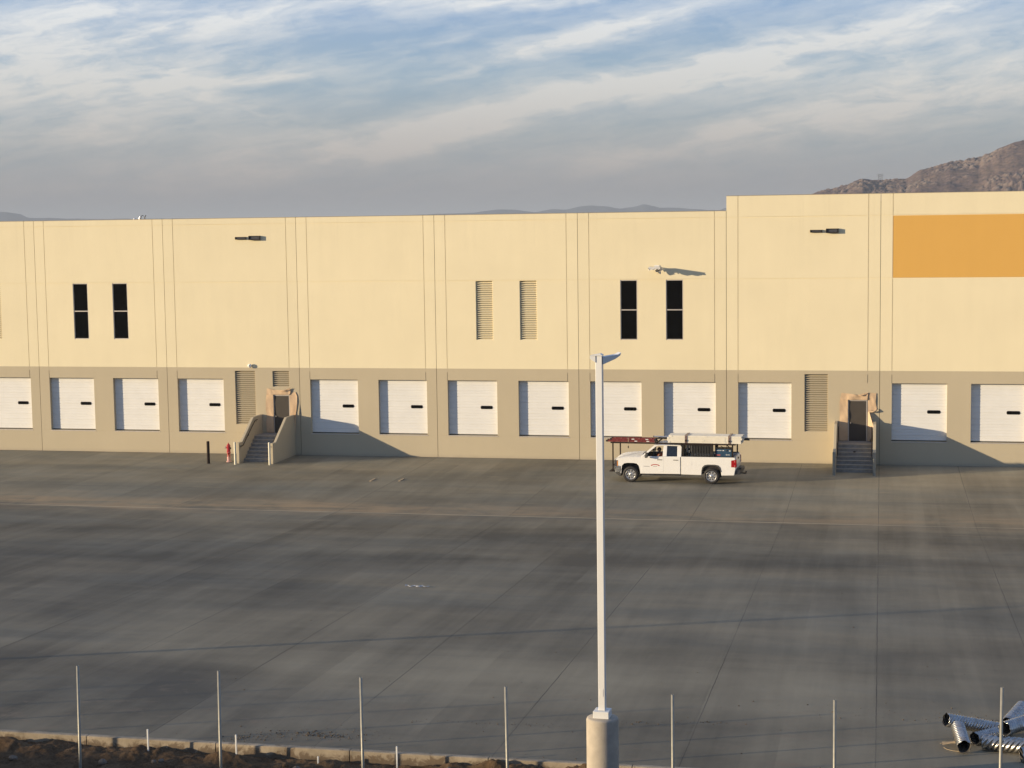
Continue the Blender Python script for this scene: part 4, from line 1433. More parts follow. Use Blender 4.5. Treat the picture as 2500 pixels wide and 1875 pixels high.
# cab: pillars and roof as separate skins so that the windows are real openings
def sidepoly(mb, pts, s, th=0.05, mi=0):
    """quad strip lying in the tumblehome plane: y depends on z"""
    def yq(z):
        return s * (0.965 - 0.17 * max(0.0, (z - 1.33)) / 0.55)
    n = len(pts)
    V = [(x_, yq(z_), z_) for x_, z_ in pts] + [(x_, yq(z_) - s * th, z_) for x_, z_ in pts]
    F = [list(range(n)), list(range(2 * n - 1, n - 1, -1))] + [(i, i + n, (i + 1) % n + n, (i + 1) % n) for i in range(n)]
    mb.mesh(V, F, mi)
for s in (-1, 1):
    m = MB()
    sidepoly(m, [(1.42, 1.30), (1.56, 1.31), (2.16, 1.79), (2.30, 1.835), (2.30, 1.90), (2.10, 1.875)], s)       # windscreen pillar
    sidepoly(m, [(2.30, 1.835), (2.55, 1.84), (3.30, 1.83), (3.44, 1.80), (3.40, 1.86), (3.30, 1.905), (2.30, 1.90)], s)      # roof rail
    sidepoly(m, [(2.55, 1.84), (2.58, 1.84), (2.72, 1.84), (2.71, 1.33), (2.51, 1.33)], s)   # middle pillar
    sidepoly(m, [(3.24, 1.33), (3.23, 1.80), (3.24, 1.835), (3.30, 1.83), (3.44, 1.80), (3.44, 1.33)], s)     # rear pillar
    sidepoly(m, [(1.42, 1.30), (1.56, 1.31), (3.44, 1.335), (3.44, 1.30), (1.42, 1.27)], s)     # belt line
    m.build('cab_pillars', m_truck, TR, bevel=0.012)
m = MB()
secs = []
for x_, dz_ in ((2.05, -0.045), (2.20, -0.005), (2.45, 0.02), (2.9, 0.025), (3.25, 0.01), (3.40, -0.03)):
    secs.append([(x_, 0.80 * k / 8, 1.895 + dz_ + 0.035 * (1 - (k / 8) ** 2) - (0.03 if abs(k) == 8 else 0)) for k in range(-8, 9)])
loft(m, secs)
secs2 = [[(p[0], p[1], p[2] - 0.04) for p in s] for s in secs]
loft(m, secs2)
m.build('roof', m_truck, TR)
m = MB()
m.mesh([(1.47, -0.90, 1.30), (1.47, 0.90, 1.30), (2.10, 0.76, 1.875), (2.10, -0.76, 1.875)], [(0, 1, 2, 3)])
m.build('windscreen', m_tinglass, TR)
m = MB()
m.mesh([(3.40, -0.88, 1.33), (3.40, 0.88, 1.33), (3.37, 0.76, 1.86), (3.37, -0.76, 1.86)], [(0, 1, 2, 3)])
m.build('rear_window', m_tinglass, TR)
for s in (-1, 1):
    m = MB()
    sidepoly(m, [(2.715, 1.335), (3.235, 1.335), (3.23, 1.835), (2.725, 1.84)], s * 0.985, 0.01)
    m.build('side_window', m_tinglass, TR)
    # quarter light in front of the mirror
    m = MB()
    sidepoly(m, [(1.58, 1.335), (1.74, 1.335), (1.74, 1.45)], s * 0.985, 0.01)
    m.build('quarter_window', m_tinglass, TR)
# doors: thin skins proud of the side so that shut lines show
for s in (-1, 1):
    yo = -HW - 0.004 if s < 0 else HW - 0.008
    for name_, a, b in (('front_door', 1.455, 2.565), ('rear_door', 2.58, 3.385)):
        m = MB()
        m.prism([(a + 0.02, 0.52), (a, 0.60), (a, 1.27), (b, 1.30), (b, 0.52)], yo, yo + 0.012)
        d = m.build(name_, m_truck, TR, bevel=0.004)
        hx = b - 0.20 if name_ == 'front_door' else b - 0.22
        m = MB()
        m.box((hx - 0.12, yo - 0.02 if s < 0 else yo + 0.014, 1.145), (hx + 0.12, yo + 0.002 if s < 0 else yo + 0.034, 1.175))
        m.build('handle', m_black, d, bevel=0.006)
        if name_ == 'front_door':
            # arched red banner with a thin line of lettering below
            m = MB()
            yy = yo - 0.003 if s < 0 else yo + 0.013
            cx_, cz_, r0, r1 = 2.145, 0.43, 0.465, 0.51
            for k in range(12):
                a0, a1 = R(90 + 24 - 4 * k), R(90 + 24 - 4 * (k + 1))
                m.prism([(cx_ + r0 * math.cos(a0), cz_ + r0 * math.sin(a0)), (cx_ + r1 * math.cos(a0), cz_ + r1 * math.sin(a0)),
                         (cx_ + r1 * math.cos(a1), cz_ + r1 * math.sin(a1)), (cx_ + r0 * math.cos(a1), cz_ + r0 * math.sin(a1))], yy, yy + 0.003)
            for q_ in (-1, 1):
                m.box((cx_ + q_ * 0.185 - 0.032, yy - 0.001, 0.852), (cx_ + q_ * 0.185 + 0.032, yy + 0.002, 0.892))
            m.build('door_emblem', m_redlab, d)
            m = MB()
            m.box((cx_ - 0.10, yy, 0.815), (cx_ + 0.10, yy + 0.003, 0.828))
            m.box((1.56, yy, 0.815), (1.86, yy + 0.004, 0.832))
            m.build('side_badge', m_lens, d)
    m = MB()
    m.box((1.50, s * 0.98 - 0.06, 0.40), (3.42, s * 0.98 + 0.06, 0.44))
    m.build('running_board', m_black, TR, bevel=0.01)
    m = MB()
    yy = s * 1.00
    m.box((1.66, min(yy, yy + s * 0.16), 1.36), (1.72, max(yy, yy + s * 0.16), 1.40))
    m.prism([(1.66, 1.27), (1.80, 1.28), (1.83, 1.52), (1.70, 1.54)], yy + s * 0.10 if s > 0 else yy - 0.28, yy + s * 0.28 if s > 0 else yy - 0.10)
    m.build('wing_mirror', m_trim, TR, bevel=0.02)
    # fuel flap on the near side only
m = MB()
m.prism([(3.75, 0.90), (3.95, 0.90), (3.97, 0.92), (3.97, 1.06), (3.95, 1.08), (3.75, 1.08), (3.73, 1.06), (3.73, 0.92)], -HW - 0.004, -HW + 0.01)
m.build('fuel_flap', m_truck, TR, bevel=0.003)
# interior
m = MB()
m.box((1.45, -0.85, 0.9), (1.75, 0.85, 1.30))
m.build('dashboard', m_seat, TR, bevel=0.04)
for yy in (-0.42, 0.42):
    for x_ in (2.30, 3.05):
        m = MB()
        m.box((x_ - 0.05, yy - 0.26, 0.75), (x_ + 0.45 if x_ < 3 else x_ + 0.25, yy + 0.26, 0.90))
        m.prism([(x_ + 0.28 if x_ < 3 else x_ + 0.18, 0.88), (x_ + 0.42 if x_ < 3 else x_ + 0.28, 0.88), (x_ + 0.50 if x_ < 3 else x_ + 0.31, 1.42), (x_ + 0.40 if x_ < 3 else x_ + 0.24, 1.42)], yy - 0.25, yy + 0.25)
        m.box((x_ + 0.42 if x_ < 3 else x_ + 0.24, yy - 0.12, 1.44), (x_ + 0.52 if x_ < 3 else x_ + 0.30, yy + 0.12, 1.60))
        m.build('seat', m_seat, TR, bevel=0.03)
m = MB()
cs = [(1.93 + 0.05 * math.sin(a) * 0, -0.42, 1.20) for a in range(1)]
ring = []
for k in range(25):
    a = 2 * math.pi * k / 24
    ring.append((1.93 - 0.09 * math.sin(a), -0.42 + 0.19 * math.cos(a), 1.20 + 0.17 * math.sin(a)))
m.tube(ring, 0.014, 8, cap=False)
m.tube([(1.75, -0.42, 1.12), (1.93, -0.42, 1.20)], 0.02, 8)
m.build('steering_wheel', m_black, TR)
# wheels
def wheel(x_, s, label=None):
    W = bpy.data.objects.new('wheel', None)
    COL.objects.link(W)
    W.parent = TR
    W.location = (x_, s * (HW - 0.135), WR)
    if s > 0:
        W.rotation_euler = (0, 0, math.pi)
    m = MB()
    m.lathe([(0.25, -0.115), (0.27, -0.13), (0.33, -0.135), (0.372, -0.120), (0.392, -0.085), (WR, -0.03), (WR, 0.03), (0.392, 0.085), (0.36, 0.125), (0.27, 0.13), (0.24, 0.10)], (0, 0, 0), 48, axis='Y')
    for k in range(44):
        a = 2 * math.pi * k / 44
        for yy, sh in ((-0.075, 0.0), (0.0, 0.5), (0.075, 0.0)):
            aa = a + sh * 2 * math.pi / 44
            c, s_ = math.cos(aa), math.sin(aa)
            p0 = Vector((c * (WR - 0.006), yy - 0.028, s_ * (WR - 0.006)))
            p1 = Vector((c * (WR - 0.006), yy + 0.028, s_ * (WR - 0.006)))
            m.bar(p0, p1, 0.032, 0.016, upv=(c, 0, s_))
    m.build('tyre', m_rubber, W)
    m = MB()
    m.lathe([(0.252, -0.118), (0.243, -0.125), (0.235, -0.110), (0.215, -0.06)], (0, 0, 0), 40, axis='Y')
    m.lathe([(0.215, -0.06), (0.21, 0.08)], (0, 0, 0), 40, axis='Y')
    m.lathe([(0.0, -0.118), (0.040, -0.118), (0.052, -0.108), (0.055, -0.085), (0.11, -0.092)], (0, 0, 0), 24, axis='Y')
    for k in range(8):
        a = 2 * math.pi * k / 8
        c, s_ = math.cos(a), math.sin(a)
        t = Vector((-s_, 0, c))
        i0, i1 = Vector((c * 0.09, -0.092, s_ * 0.09)), Vector((c * 0.222, -0.088, s_ * 0.222))
        m.mesh([i0 - t * 0.038, i0 + t * 0.038, i1 + t * 0.050, i1 - t * 0.050, i0 - t * 0.038 + Vector((0, .03, 0)), i0 + t * 0.038 + Vector((0, .03, 0)), i1 + t * 0.05 + Vector((0, .04, 0)), i1 - t * 0.05 + Vector((0, .04, 0))],
               [(0, 1, 2, 3), (0, 3, 7, 4), (1, 5, 6, 2)])
        m.tube([(c * 0.080, -0.11, s_ * 0.080), (c * 0.080, -0.09, s_ * 0.080)], 0.010, 6)
    m.build('rim', m_chrome, W)
    m = MB()
    m.lathe([(0.0, 0.0), (0.20, 0.0)], (0, -0.02, 0), 24, axis='Y')
    m.lathe([(0.0, -0.122), (0.026, -0.121), (0.030, -0.110)], (0, 0, 0), 16, axis='Y')
    m.build('brake_disc', m_black, W)
for x_ in (WFX, WRX):
    for s in (-1, 1):
        wheel(x_, s)
m = MB()
for x_ in (WFX, WRX):
    m.tube([(x_, -0.8, WR), (x_, 0.8, WR)], 0.05, 8)
m.box((0.4, -0.45, 0.42), (6.0, -0.35, 0.52))
m.box((0.4, 0.35, 0.42), (6.0, 0.45, 0.52))
m.build('chassis', m_black, TR)

# overhead rack carried by the truck
RKT = bpy.data.objects.new('overhead_rack', None)
COL.objects.link(RKT)
RKT.parent = TR
m = MB()
zr = 1.975
for yy in (-0.98, 0.98):
    m.bar((-0.10, yy, zr), (6.12, yy, zr), 0.05, 0.065)
for x_ in (0.03, 1.1, 2.2, 3.5, 4.7, 5.98):
    m.bar((x_, -0.98, zr + 0.005), (x_, 0.98, zr + 0.005), 0.05, 0.05)
m.build('side_rails', m_bronze, RKT)
for yy in (-0.98, 0.98):
    for x_, zb in ((0.02, 0.52), (5.97, 1.37)):
        m = MB()
        w = 0.065 if x_ < 1 else 0.11
        m.bar((x_, yy, zb), (x_, yy, zr - 0.034), 0.06, w)
        if x_ > 1:
            m.prism([(x_ - 0.30, zr - 0.034), (x_ - 0.24, zr - 0.034), (x_ - 0.04, zr - 0.20), (x_ - 0.06, zr - 0.26)], yy - 0.02, yy + 0.02)
        m.build('upright', m_bronze, RKT)
m = MB()
m.box((-0.16, -1.02, 0.52), (0.04, 1.02, 0.56))
m.bar((0.02, -0.98, 0.84), (0.25, -0.93, 0.98), 0.04, 0.04)
m.bar((0.02, 0.98, 0.84), (0.25, 0.93, 0.98), 0.04, 0.04)
m.bar((0.02, -0.98, 0.80), (0.25, -0.93, 0.80), 0.03, 0.03)
m.build('front_bracket', m_bronze, RKT)
# headboard cabinet of slats behind the cab
m = MB()
for yy in (-0.93, 0.93):
    m.box((3.50, yy - 0.03, 1.37), (3.56, yy + 0.03, 1.94))
    m.box((4.86, yy - 0.03, 1.37), (5.02, yy + 0.03, 1.94))
    m.box((3.56, yy - 0.02, 1.90), (4.86, yy + 0.02, 1.94))
m.box((3.56, 0.10, 1.37), (4.86, 0.14, 1.90))
m.box((3.48, -0.90, 0.76), (3.50, 0.90, 1.90))
m.build('bed_partition', m_black, RKT)
m = MB()
for k in range(12):
    x_ = 3.95 + 0.078 * k
    m.tube([(x_, -0.90, 1.10), (x_, -0.90, 1.90)], 0.026, 8)
m.build('hose_rack', m_seat, RKT)

# loads: ladders, tubes, bundle, welding machine, tool bits (each its own thing)
TX, TY, TA = 35.06, -6.62, R(-2.1)
def tl(name, lab, cat, x_, y_, z_, group=None):
    c, s = math.cos(TA), math.sin(TA)
    return thing(name, (TX + x_ * c - y_ * s, TY + x_ * s + y_ * c, z_), lab, cat, group, TA)
def ladder(y0, z0, x0, x1, lab, r_mat=m_ladder):
    L = tl('ladder', lab, 'ladder', x0, y0, z0, 'red ladders on the truck rack')
    Ln = x1 - x0
    for yy in (0, 0.40):
        m = MB()
        m.box((0.0, yy, 0.0), (Ln, yy + 0.035, 0.085))
        m.build('rail', r_mat, L, bevel=0.006)
        for xx in (0.0, Ln):
            m = MB()
            m.box((xx - 0.05, yy - 0.006, -0.004), (xx + 0.05, yy + 0.041, 0.09))
            m.build('end_cap', m_black, L, bevel=0.01)
    m = MB()
    k = 0.15
    while k < Ln - 0.1:
        m.tube([(k, 0.01, 0.045), (k, 0.43, 0.045)], 0.016, 8)
        k += 0.305
    m.build('rungs', m_alum, L)
    m = MB()
    for a in ((1.05, 1.75) if z0 > 2.05 else (1.4, 2.0)):
        if a < Ln - 0.3:
            m.box((a, -0.003, 0.028), (a + 0.14, 0.001, 0.068))
    m.build('stickers', m_white, L)
    return L
ladder(-0.93, 2.008, -0.30, 2.16, 'lower red fibreglass ladder on the front of the truck rack')
ladder(-0.90, 2.100, -0.10, 2.12, 'upper red fibreglass ladder lying on the lower one')
for k, (yy, zz, xa, xb, r_) in enumerate(((-0.55, 2.26, 2.0, 3.6, 0.035), (0.35, 2.07, 2.1, 6.65, 0.045))):
    q = tl('metal_tube', ('silver tube between ladders and white bundle' if k == 0 else 'long dark tube poking out behind the white bundle'), 'tube', xa, yy, zz, 'tubes on the truck rack')
    m = MB()
    m.tube([(0, 0, 0), (xb - xa, 0, 0)], r_, 12)
    m.build('tube_body', m_alum if k == 0 else m_black, q)
    m = MB()
    m.tube([(-0.012, 0, 0), (0.02, 0, 0)], r_ * 1.15, 12)
    m.build('end_cap', m_black, q)
# bundle of long cream sections: every length its own thing
rnd = random.Random(12)
kk = 0
for row in range(4):
    for colm in range(6):
        xa = 2.72 + rnd.uniform(0, 0.10) + (0.05 if row == 3 else 0)
        xb = 6.46 - rnd.uniform(0, 0.10)
        yy = -0.90 + colm * 0.165
        zz = 2.010 + row * 0.092
        q = tl('cream_section', 'x', 'building section', xa, yy, zz, 'cream metal sections bundled on the truck rack')
        q['label'] = 'cream section, %s of the bundle, %s' % (('bottom layer', 'second layer', 'third layer', 'top layer')[row],
                     ('nearest the camera', 'second from the near side', 'third from the near side', 'fourth from the near side', 'fifth from the near side', 'on the far side')[colm])
        m = MB()
        Ln = xb - xa
        # channel with lips: web outside, open inside
        m.box((0, 0, 0.0), (Ln, 0.014, 0.034))
        m.box((0, 0.012, 0.034), (Ln, 0.022, 0.046))
        m.box((0, 0, 0.046), (Ln, 0.014, 0.082))
        m.box((0, 0.012, 0.074), (Ln, 0.155, 0.086))
        m.box((0, 0.012, 0.0), (Ln, 0.155, 0.012))
        if colm == 0:
            for xk in ((1.70, 1.85), (0.02, 0.12), (Ln - 0.12, Ln - 0.02), (2.72, 2.86)):
                if rnd.random() < 0.6:
                    m.box((xk[0], -0.008, 0.004), (xk[1], 0.001, 0.082))
        m.build('channel', m_pvc, q, bevel=0.003)
        kk += 1
for xx, lab in ((3.66, 'front dark strap round the cream bundle'), (5.80, 'rear dark strap round the cream bundle')):
    q = tl('ratchet_strap', lab, 'strap', xx, 0, 0, 'straps round the bundle')
    m = MB()
    for dx_ in (-0.045, 0.03):
        m.box((dx_, -0.922, 1.94), (dx_ + 0.032, -0.914, 2.395))
        m.box((dx_, 0.098, 1.94), (dx_ + 0.032, 0.106, 2.395))
        m.box((dx_, -0.922, 2.387), (dx_ + 0.032, 0.106, 2.395))
    m.build('webbing', m_strap, q)
    m = MB()
    m.box((-0.05, -0.94, 2.10), (0.065, -0.924, 2.17))
    m.build('buckle', m_black, q, bevel=0.004)
q = tl('ratchet_strap', 'pale strap hanging down from the red ladders', 'strap', 0.78, -0.96, 1.9, 'straps round the bundle')
m = MB()
m.box((0, 0.0, -0.08), (0.025, 0.006, 0.33))
m.build('webbing', m_twig, q)
m = MB()
m.box((-0.012, -0.006, -0.20), (0.037, 0.012, -0.08))
m.build('hook', m_black, q)

q = tl('welding_machine', 'dark blue engine-driven welding machine in the truck bed', 'welding machine', 5.12, -0.86, 0.77)
m = MB()
m.box((0, 0, 0.0), (0.80, 0.60, 0.97))
m.build('case', m_welder, q, bevel=0.02)
m = MB()
m.box((0.015, 0.01, 0.96), (0.785, 0.59, 0.995))
m.build('lid', m_black, q, bevel=0.01)
m = MB()
m.box((0.01, -0.006, 0.64), (0.24, 0.002, 0.70))
m.build('red_label_plate', m_redlab, q)
m = MB()
for a in range(10):
    m.box((0.04 + 0.026 * a, -0.005, 0.88), (0.058 + 0.026 * a, 0.001, 0.905 + 0.006 * (a % 3)))
m.box((0.345, -0.005, 0.875), (0.42, 0.001, 0.915))
m.box((0.60, -0.005, 0.67), (0.70, 0.001, 0.695))
m.box((0.66, -0.005, 0.86), (0.74, 0.001, 0.90))
ringpts = [(0.545 + 0.032 * math.cos(a * math.pi / 8), -0.004, 0.683 + 0.032 * math.sin(a * math.pi / 8)) for a in range(17)]
m.tube(ringpts, 0.008, 6, cap=False)
m.build('white_lettering', m_white, q)
m = MB()
m.lathe([(0.0, -0.02), (0.035, -0.018), (0.035, 0.0)], (0.55, 0, 0.90), 14, axis='Y')
m.box((0.36, -0.004, 0.62), (0.368, 0.002, 0.96))
m.build('control_knob', m_black, q)
m = MB()
m.tube([(0.35, 0.2, 0.99), (0.30, 0.2, 1.06), (0.22, 0.2, 1.09)], 0.014, 8)
m.build('exhaust', m_black, q)
for k, (x_, y_, z_, lx, lab) in enumerate(((3.70, -0.80, 1.38, 0.14, 'coil of dark cable leaning behind the cab in the truck bed'), (5.0, -0.2, 0.77, 0.3, 'black tool box between partition and welding machine'))):
    if k == 0:
        q = tl('cable_coil', lab, 'cable', x_, y_, 0.80)
        m = MB()
        pts = [(0.02 * math.sin(a * .7) + 0.20 * math.cos(a * 0.52) * 0.55, 0.012 * (a % 7), 0.62 + 0.32 * math.sin(a * 0.52)) for a in range(60)]
        m.tube(pts, 0.016, 6)
        m.build('cable', m_trim, q)
        m = MB()
        for a, b, c in ((0.0, 0.75, 1.10), (0.10, 0.95, 1.12), (0.20, 0.78, 1.13), (0.10, 0.72, 0.85)):
            m.box((a, -0.04, b), (a + 0.028, -0.03, c))
        m.build('tag', m_alum, q)
    else:
        q = tl('tool_box', lab, 'tool box', x_ + 0.0, y_ + 0.0, z_)
        m = MB()
        m.box((-0.05, 0, 0), (0.10, 0.5, 0.62))
        m.build('case', m_black, q, bevel=0.02)
        m = MB()
        m.tube([(0.02, 0.1, 0.62), (0.02, 0.1, 0.68), (0.02, 0.4, 0.68), (0.02, 0.4, 0.62)], 0.012, 6)
        m.build('handle', m_trim, q)

# ------------------------------------------------------------------ driver (one skinned body, clothing as children)
def skinned(name, chains, mat, parent, loc=(0, 0, 0), sub=1):
    """chains: list of lists of (pos, radius); first vertex of the first chain is the root; a chain may start with an int index"""
    V, E, Rr = [], [], []
    for ch in chains:
        prev = None
        for it in ch:
            if isinstance(it, int):
                prev = it
                continue
            V.append(it[0])
            Rr.append(it[1])
            if prev is not None:
                E.append((prev, len(V) - 1))
            prev = len(V) - 1
    me = bpy.data.meshes.new(name)
    me.from_pydata(V, E, [])
    me.materials.append(mat)
    o_ = bpy.data.objects.new(name, me)
    COL.objects.link(o_)
    o_.parent = parent
    o_.location = loc
    sk = o_.modifiers.new('skin', 'SKIN')
    sk.use_smooth_shade = True
    if not me.skin_vertices:
        with bpy.context.temp_override(object=o_, active_object=o_):
            bpy.ops.mesh.customdata_skin_add()
    for i, r in enumerate(Rr):
        me.skin_vertices[0].data[i].radius = (r, r) if not isinstance(r, tuple) else r
    me.skin_vertices[0].data[0].use_root = True
    ss = o_.modifiers.new('sub', 'SUBSURF')
    ss.levels = sub
    ss.render_levels = sub + 1
    return o_

DR = tl('person', 'driver in a dark cap and orange vest sitting at the wheel of the pickup', 'person', 2.24, -0.46, 0.90)
# local frame: faces -x, seat at z=0, hips at origin
ch = [[((0.02, 0, 0.10), 0.13), ((0.05, 0, 0.22), 0.125), ((0.07, 0, 0.36), 0.135), ((0.07, 0, 0.47), 0.115), ((0.065, 0, 0.535), 0.055), ((0.045, 0, 0.585), 0.052)]]
nv = 6
for s in (-1, 1):
    ch.append([3, ((0.065, s * 0.17, 0.475), 0.060), ((-0.02, s * 0.235, 0.33), 0.048), ((-0.12, s * 0.25, 0.22), 0.040), ((-0.30, s * 0.21, 0.30), 0.030), ((-0.385, s * 0.185, 0.335), 0.026), ((-0.43, s * 0.18, 0.355), 0.030)])
for s in (-1, 1):
    ch.append([0, ((-0.04, s * 0.10, 0.07), 0.095), ((-0.24, s * 0.12, 0.09), 0.080), ((-0.44, s * 0.12, 0.09), 0.060), ((-0.52, s * 0.12, -0.12), 0.052), ((-0.60, s * 0.12, -0.33), 0.038), ((-0.70, s * 0.12, -0.37), 0.034)])
body = skinned('body', ch, m_skin, DR)
# head: shaped sphere with nose, brow, chin, ears, eyes and mouth
m = MB()
bm = bmesh.new()
bmesh.ops.create_uvsphere(bm, u_segments=24, v_segments=16, radius=1.0)
for v in bm.verts:
    c = v.co.copy()
    x_, y_, z_ = c.x * 0.098, c.y * 0.076, c.z * 0.118
    if c.z < 0:
        x_ *= 1 - 0.12 * abs(c.z)
        y_ *= 1 - 0.28 * abs(c.z)
    if c.x < -0.75 and abs(c.y) < 0.25 and -0.35 < c.z < 0.12:
        x_ -= 0.020 * (1 - abs(c.y) / 0.25)
    if c.x < -0.5 and -0.95 < c.z < -0.6:
        x_ -= 0.012
    v.co = Vector((x_, y_, z_))
m.mesh([v.co.copy() for v in bm.verts], [[q_.index for q_ in f.verts] for f in bm.faces], 0, True)
bm.free()
for s in (-1, 1):
    m.lathe([(0.0, -0.010), (0.020, -0.006), (0.028, 0.004), (0.018, 0.010)], (0.005, s * 0.076, -0.005), 10, axis='Y')
m.mesh([(-0.088, -0.025, -0.055), (-0.088, 0.025, -0.055), (-0.092, 0.02, -0.062), (-0.092, -0.02, -0.062)], [(0, 1, 2, 3)], 1)
for s in (-1, 1):
    m.lathe([(0.0, -0.006), (0.010, -0.003), (0.011, 0.003)], (-0.084, s * 0.032, 0.008), 8, mi=2, axis='X')
hd = m.build('head', [m_skin, m_redlab, m_hair], DR)
hd.location = (0.03, 0, 0.70)
hd.rotation_euler = (0, R(-8), R(12))
m = MB()
bm = bmesh.new()
bmesh.ops.create_uvsphere(bm, u_segments=20, v_segments=12, radius=1.0)
bmesh.ops.delete(bm, geom=[v for v in bm.verts if v.co.z < 0.1 and v.co.x < 0.1 or v.co.z < -0.45], context='VERTS')
bm.verts.index_update()
m.mesh([Vector((v.co.x * 0.106, v.co.y * 0.084, v.co.z * 0.127)) for v in bm.verts], [[q_.index for q_ in f.verts] for f in bm.faces], 0, True)
bm.free()
m.prism([(-0.09, -0.06), (-0.17, -0.045), (-0.185, 0.0), (-0.17, 0.045), (-0.09, 0.06)], 0.030, 0.040, axis='Z')
m.build('cap', m_hair, hd)
m = MB()
m.lathe([(0.150, 0.16), (0.158, 0.24), (0.165, 0.34), (0.172, 0.43), (0.150, 0.485), (0.085, 0.525)], (0, 0, 0), 20)
vs = m.build('vest', m_vest, DR)
vs.location = (0.065, 0, 0.0)
vs.scale = (0.92, 1.12, 1)
vs.rotation_euler = (0, 0, 0)
for s in (-1, 1):
    # five fingers curled round the wheel rim
    hc = []
    H0 = Vector((-0.43, s * 0.18, 0.355))
    for k in range(4):
        b0 = H0 + Vector((-0.012 + 0.0, s * (-0.022 + 0.0), 0.020 - 0.016 * k))
        ln = (0.024, 0.028, 0.026, 0.020)[k]
        hc.append([((b0.x + 0.02, b0.y + s * 0.01, b0.z), 0.009), ((b0.x - 0.018, b0.y, b0.z), 0.009), ((b0.x - 0.018 - ln * 0.6, b0.y - s * ln * 0.5, b0.z - 0.002), 0.008), ((b0.x - 0.014 - ln * 0.4, b0.y - s * ln * 1.2, b0.z - 0.004), 0.007)])
    hc.append([((H0.x + 0.02, H0.y, H0.z + 0.02), 0.011), ((H0.x, H0.y - s * 0.026, H0.z + 0.036), 0.009), ((H0.x - 0.018, H0.y - s * 0.036, H0.z + 0.042), 0.008)])
    m = MB()
    for c_ in hc:
        m.tube([p for p, r in c_], [r for p, r in c_], 8)
    m.build('fingers', m_skin, DR)

# ------------------------------------------------------------------ far landscape
CAMX, CAMY = 48.05, -90.13
HILL = [(-6.5, 0.02), (-5.0, 0.25), (-3.6, 0.50), (-2.43, 0.77), (-1.74, 0.94), (-1.2, 1.04), (-0.84, 1.21), (-0.63, 1.27), (-0.31, 1.22), (0.23, 1.21), (0.76, 1.27), (1.26, 1.53),
        (1.82, 1.66), (2.17, 1.76), (2.38, 1.75), (3.04, 1.86), (3.39, 2.04), (3.73, 2.21), (4.14, 2.37), (4.46, 2.42), (5.4, 2.55), (7.0, 2.75), (9, 2.5), (12, 1.6), (16, 0.6), (19, 0.0)]
def interp(tab, a):
    if a <= tab[0][0]:
        return tab[0][1]
    for (a0, e0), (a1, e1) in zip(tab[:-1], tab[1:]):
        if a <= a1:
            t = (a - a0) / (a1 - a0)
            t = t * t * (3 - 2 * t) * 0.5 + t * 0.5
            return e0 + (e1 - e0) * t
    return tab[-1][1]
azs = steps(-6.5, -3.5, 0.12)[:-1] + steps(-3.5, 6.2, 0.022)[:-1] + steps(6.2, 19, 0.14)
rs = steps(1480, 1700, 14)[:-1] + steps(1700, 1990, 3.2)[:-1] + steps(1990, 2500, 40)
verts, rockv = [], []
DR_ = 1960.0
random.seed(1)
for r_ in rs:
    for a in azs:
        e = interp(HILL, a)
        H_ = DR_ * math.tan(R(e)) + 12.9
        t = (r_ - 1480) / (DR_ - 1480)
        if t <= 1:
            s = (0.25 * t + 0.75 * t * t * (3 - 2 * t))
        else:
            s = max(0.0, 1 - (t - 1) * 1.4)
        wx = CAMX + r_ * math.sin(R(a))
        wy = CAMY + r_ * math.cos(R(a))
        big = noise.fractal(Vector((wx * 0.010, wy * 0.010, 0)), 1.0, 2.0, 5)
        sm = noise.fractal(Vector((wx * 0.05, wy * 0.05, 3)), 0.8, 2.0, 4)
        vd, vp = noise.voronoi(Vector((wx * 0.13, wy * 0.13, 0)))
        vd2, vp2 = noise.voronoi(Vector((wx * 0.30, wy * 0.30, 4)))
        boul = max(0.0, 0.55 - vd[0]) ** 0.7 + 0.35 * max(0.0, 0.55 - vd2[0])
        cl = noise.fractal(Vector((wx * 0.012 + 9, wy * 0.012, 5)), 1.0, 2.0, 4)
        clm = min(1.0, max(0.0, (cl + 0.12) * 3.0))
        edge = 1.0 if t < 1 else max(0.0, 1 - (t - 1) * 4)
        fade = min(1.0, H_ / 30)
        z = (H_ * s) + fade * (big * 3.0 * (1 - math.exp(-((t - 1) / 0.12) ** 2) * 0.75) + sm * 1.3 + boul * 4.2 * clm * edge)
        verts.append((wx, wy, z - 0.4 - (2.5 if t < 1.001 and t > 0.9 else 0) * 0))
        rockv.append(min(1.0, boul * 2.2 * clm))
n = len(azs)
faces = [(j * n + i, j * n + i + 1, (j + 1) * n + i + 1, (j + 1) * n + i) for j in range(len(rs) - 1) for i in range(n - 1)]
me = bpy.data.meshes.new('boulder_hill')
me.from_pydata(verts, [], faces)
me.materials.append(m_hill)
at = me.attributes.new('rock', 'FLOAT', 'POINT')
at.data.foreach_set('value', rockv)
me.update()
ho = bpy.data.objects.new('boulder_hill', me)
COL.objects.link(ho)
tag(ho, kind='structure')

RID = [(-34, 0.45), (-29.6, 0.56), (-29.0, 0.56), (-28.5, 0.50), (-28.2, 0.36), (-26, 0.30), (-22, 0.27), (-18, 0.25), (-13.6, 0.34), (-12.8, 0.44), (-12.3, 0.43), (-11.52, 0.335), (-11.2, 0.38), (-10.89, 0.43), (-10.5, 0.40), (-9.95, 0.51), (-9.64, 0.53),
       (-9.17, 0.50), (-8.63, 0.41), (-8.2, 0.46), (-7.85, 0.55), (-7.5, 0.48), (-7.31, 0.42), (-6.69, 0.41), (-6.2, 0.36), (-5.3, 0.31), (-5.11, 0.39), (-4.5, 0.5), (-2, 0.4), (4, 0.3), (14, 0.2)]
m = MB()
D0 = 9000.0
azs = steps(-36, 14, 0.09)
V, F = [], []
prof_t = [(-1500, 0.0), (-900, 0.25), (-500, 0.55), (-200, 0.85), (0, 1.0), (400, 0.6), (1200, 0.0)]
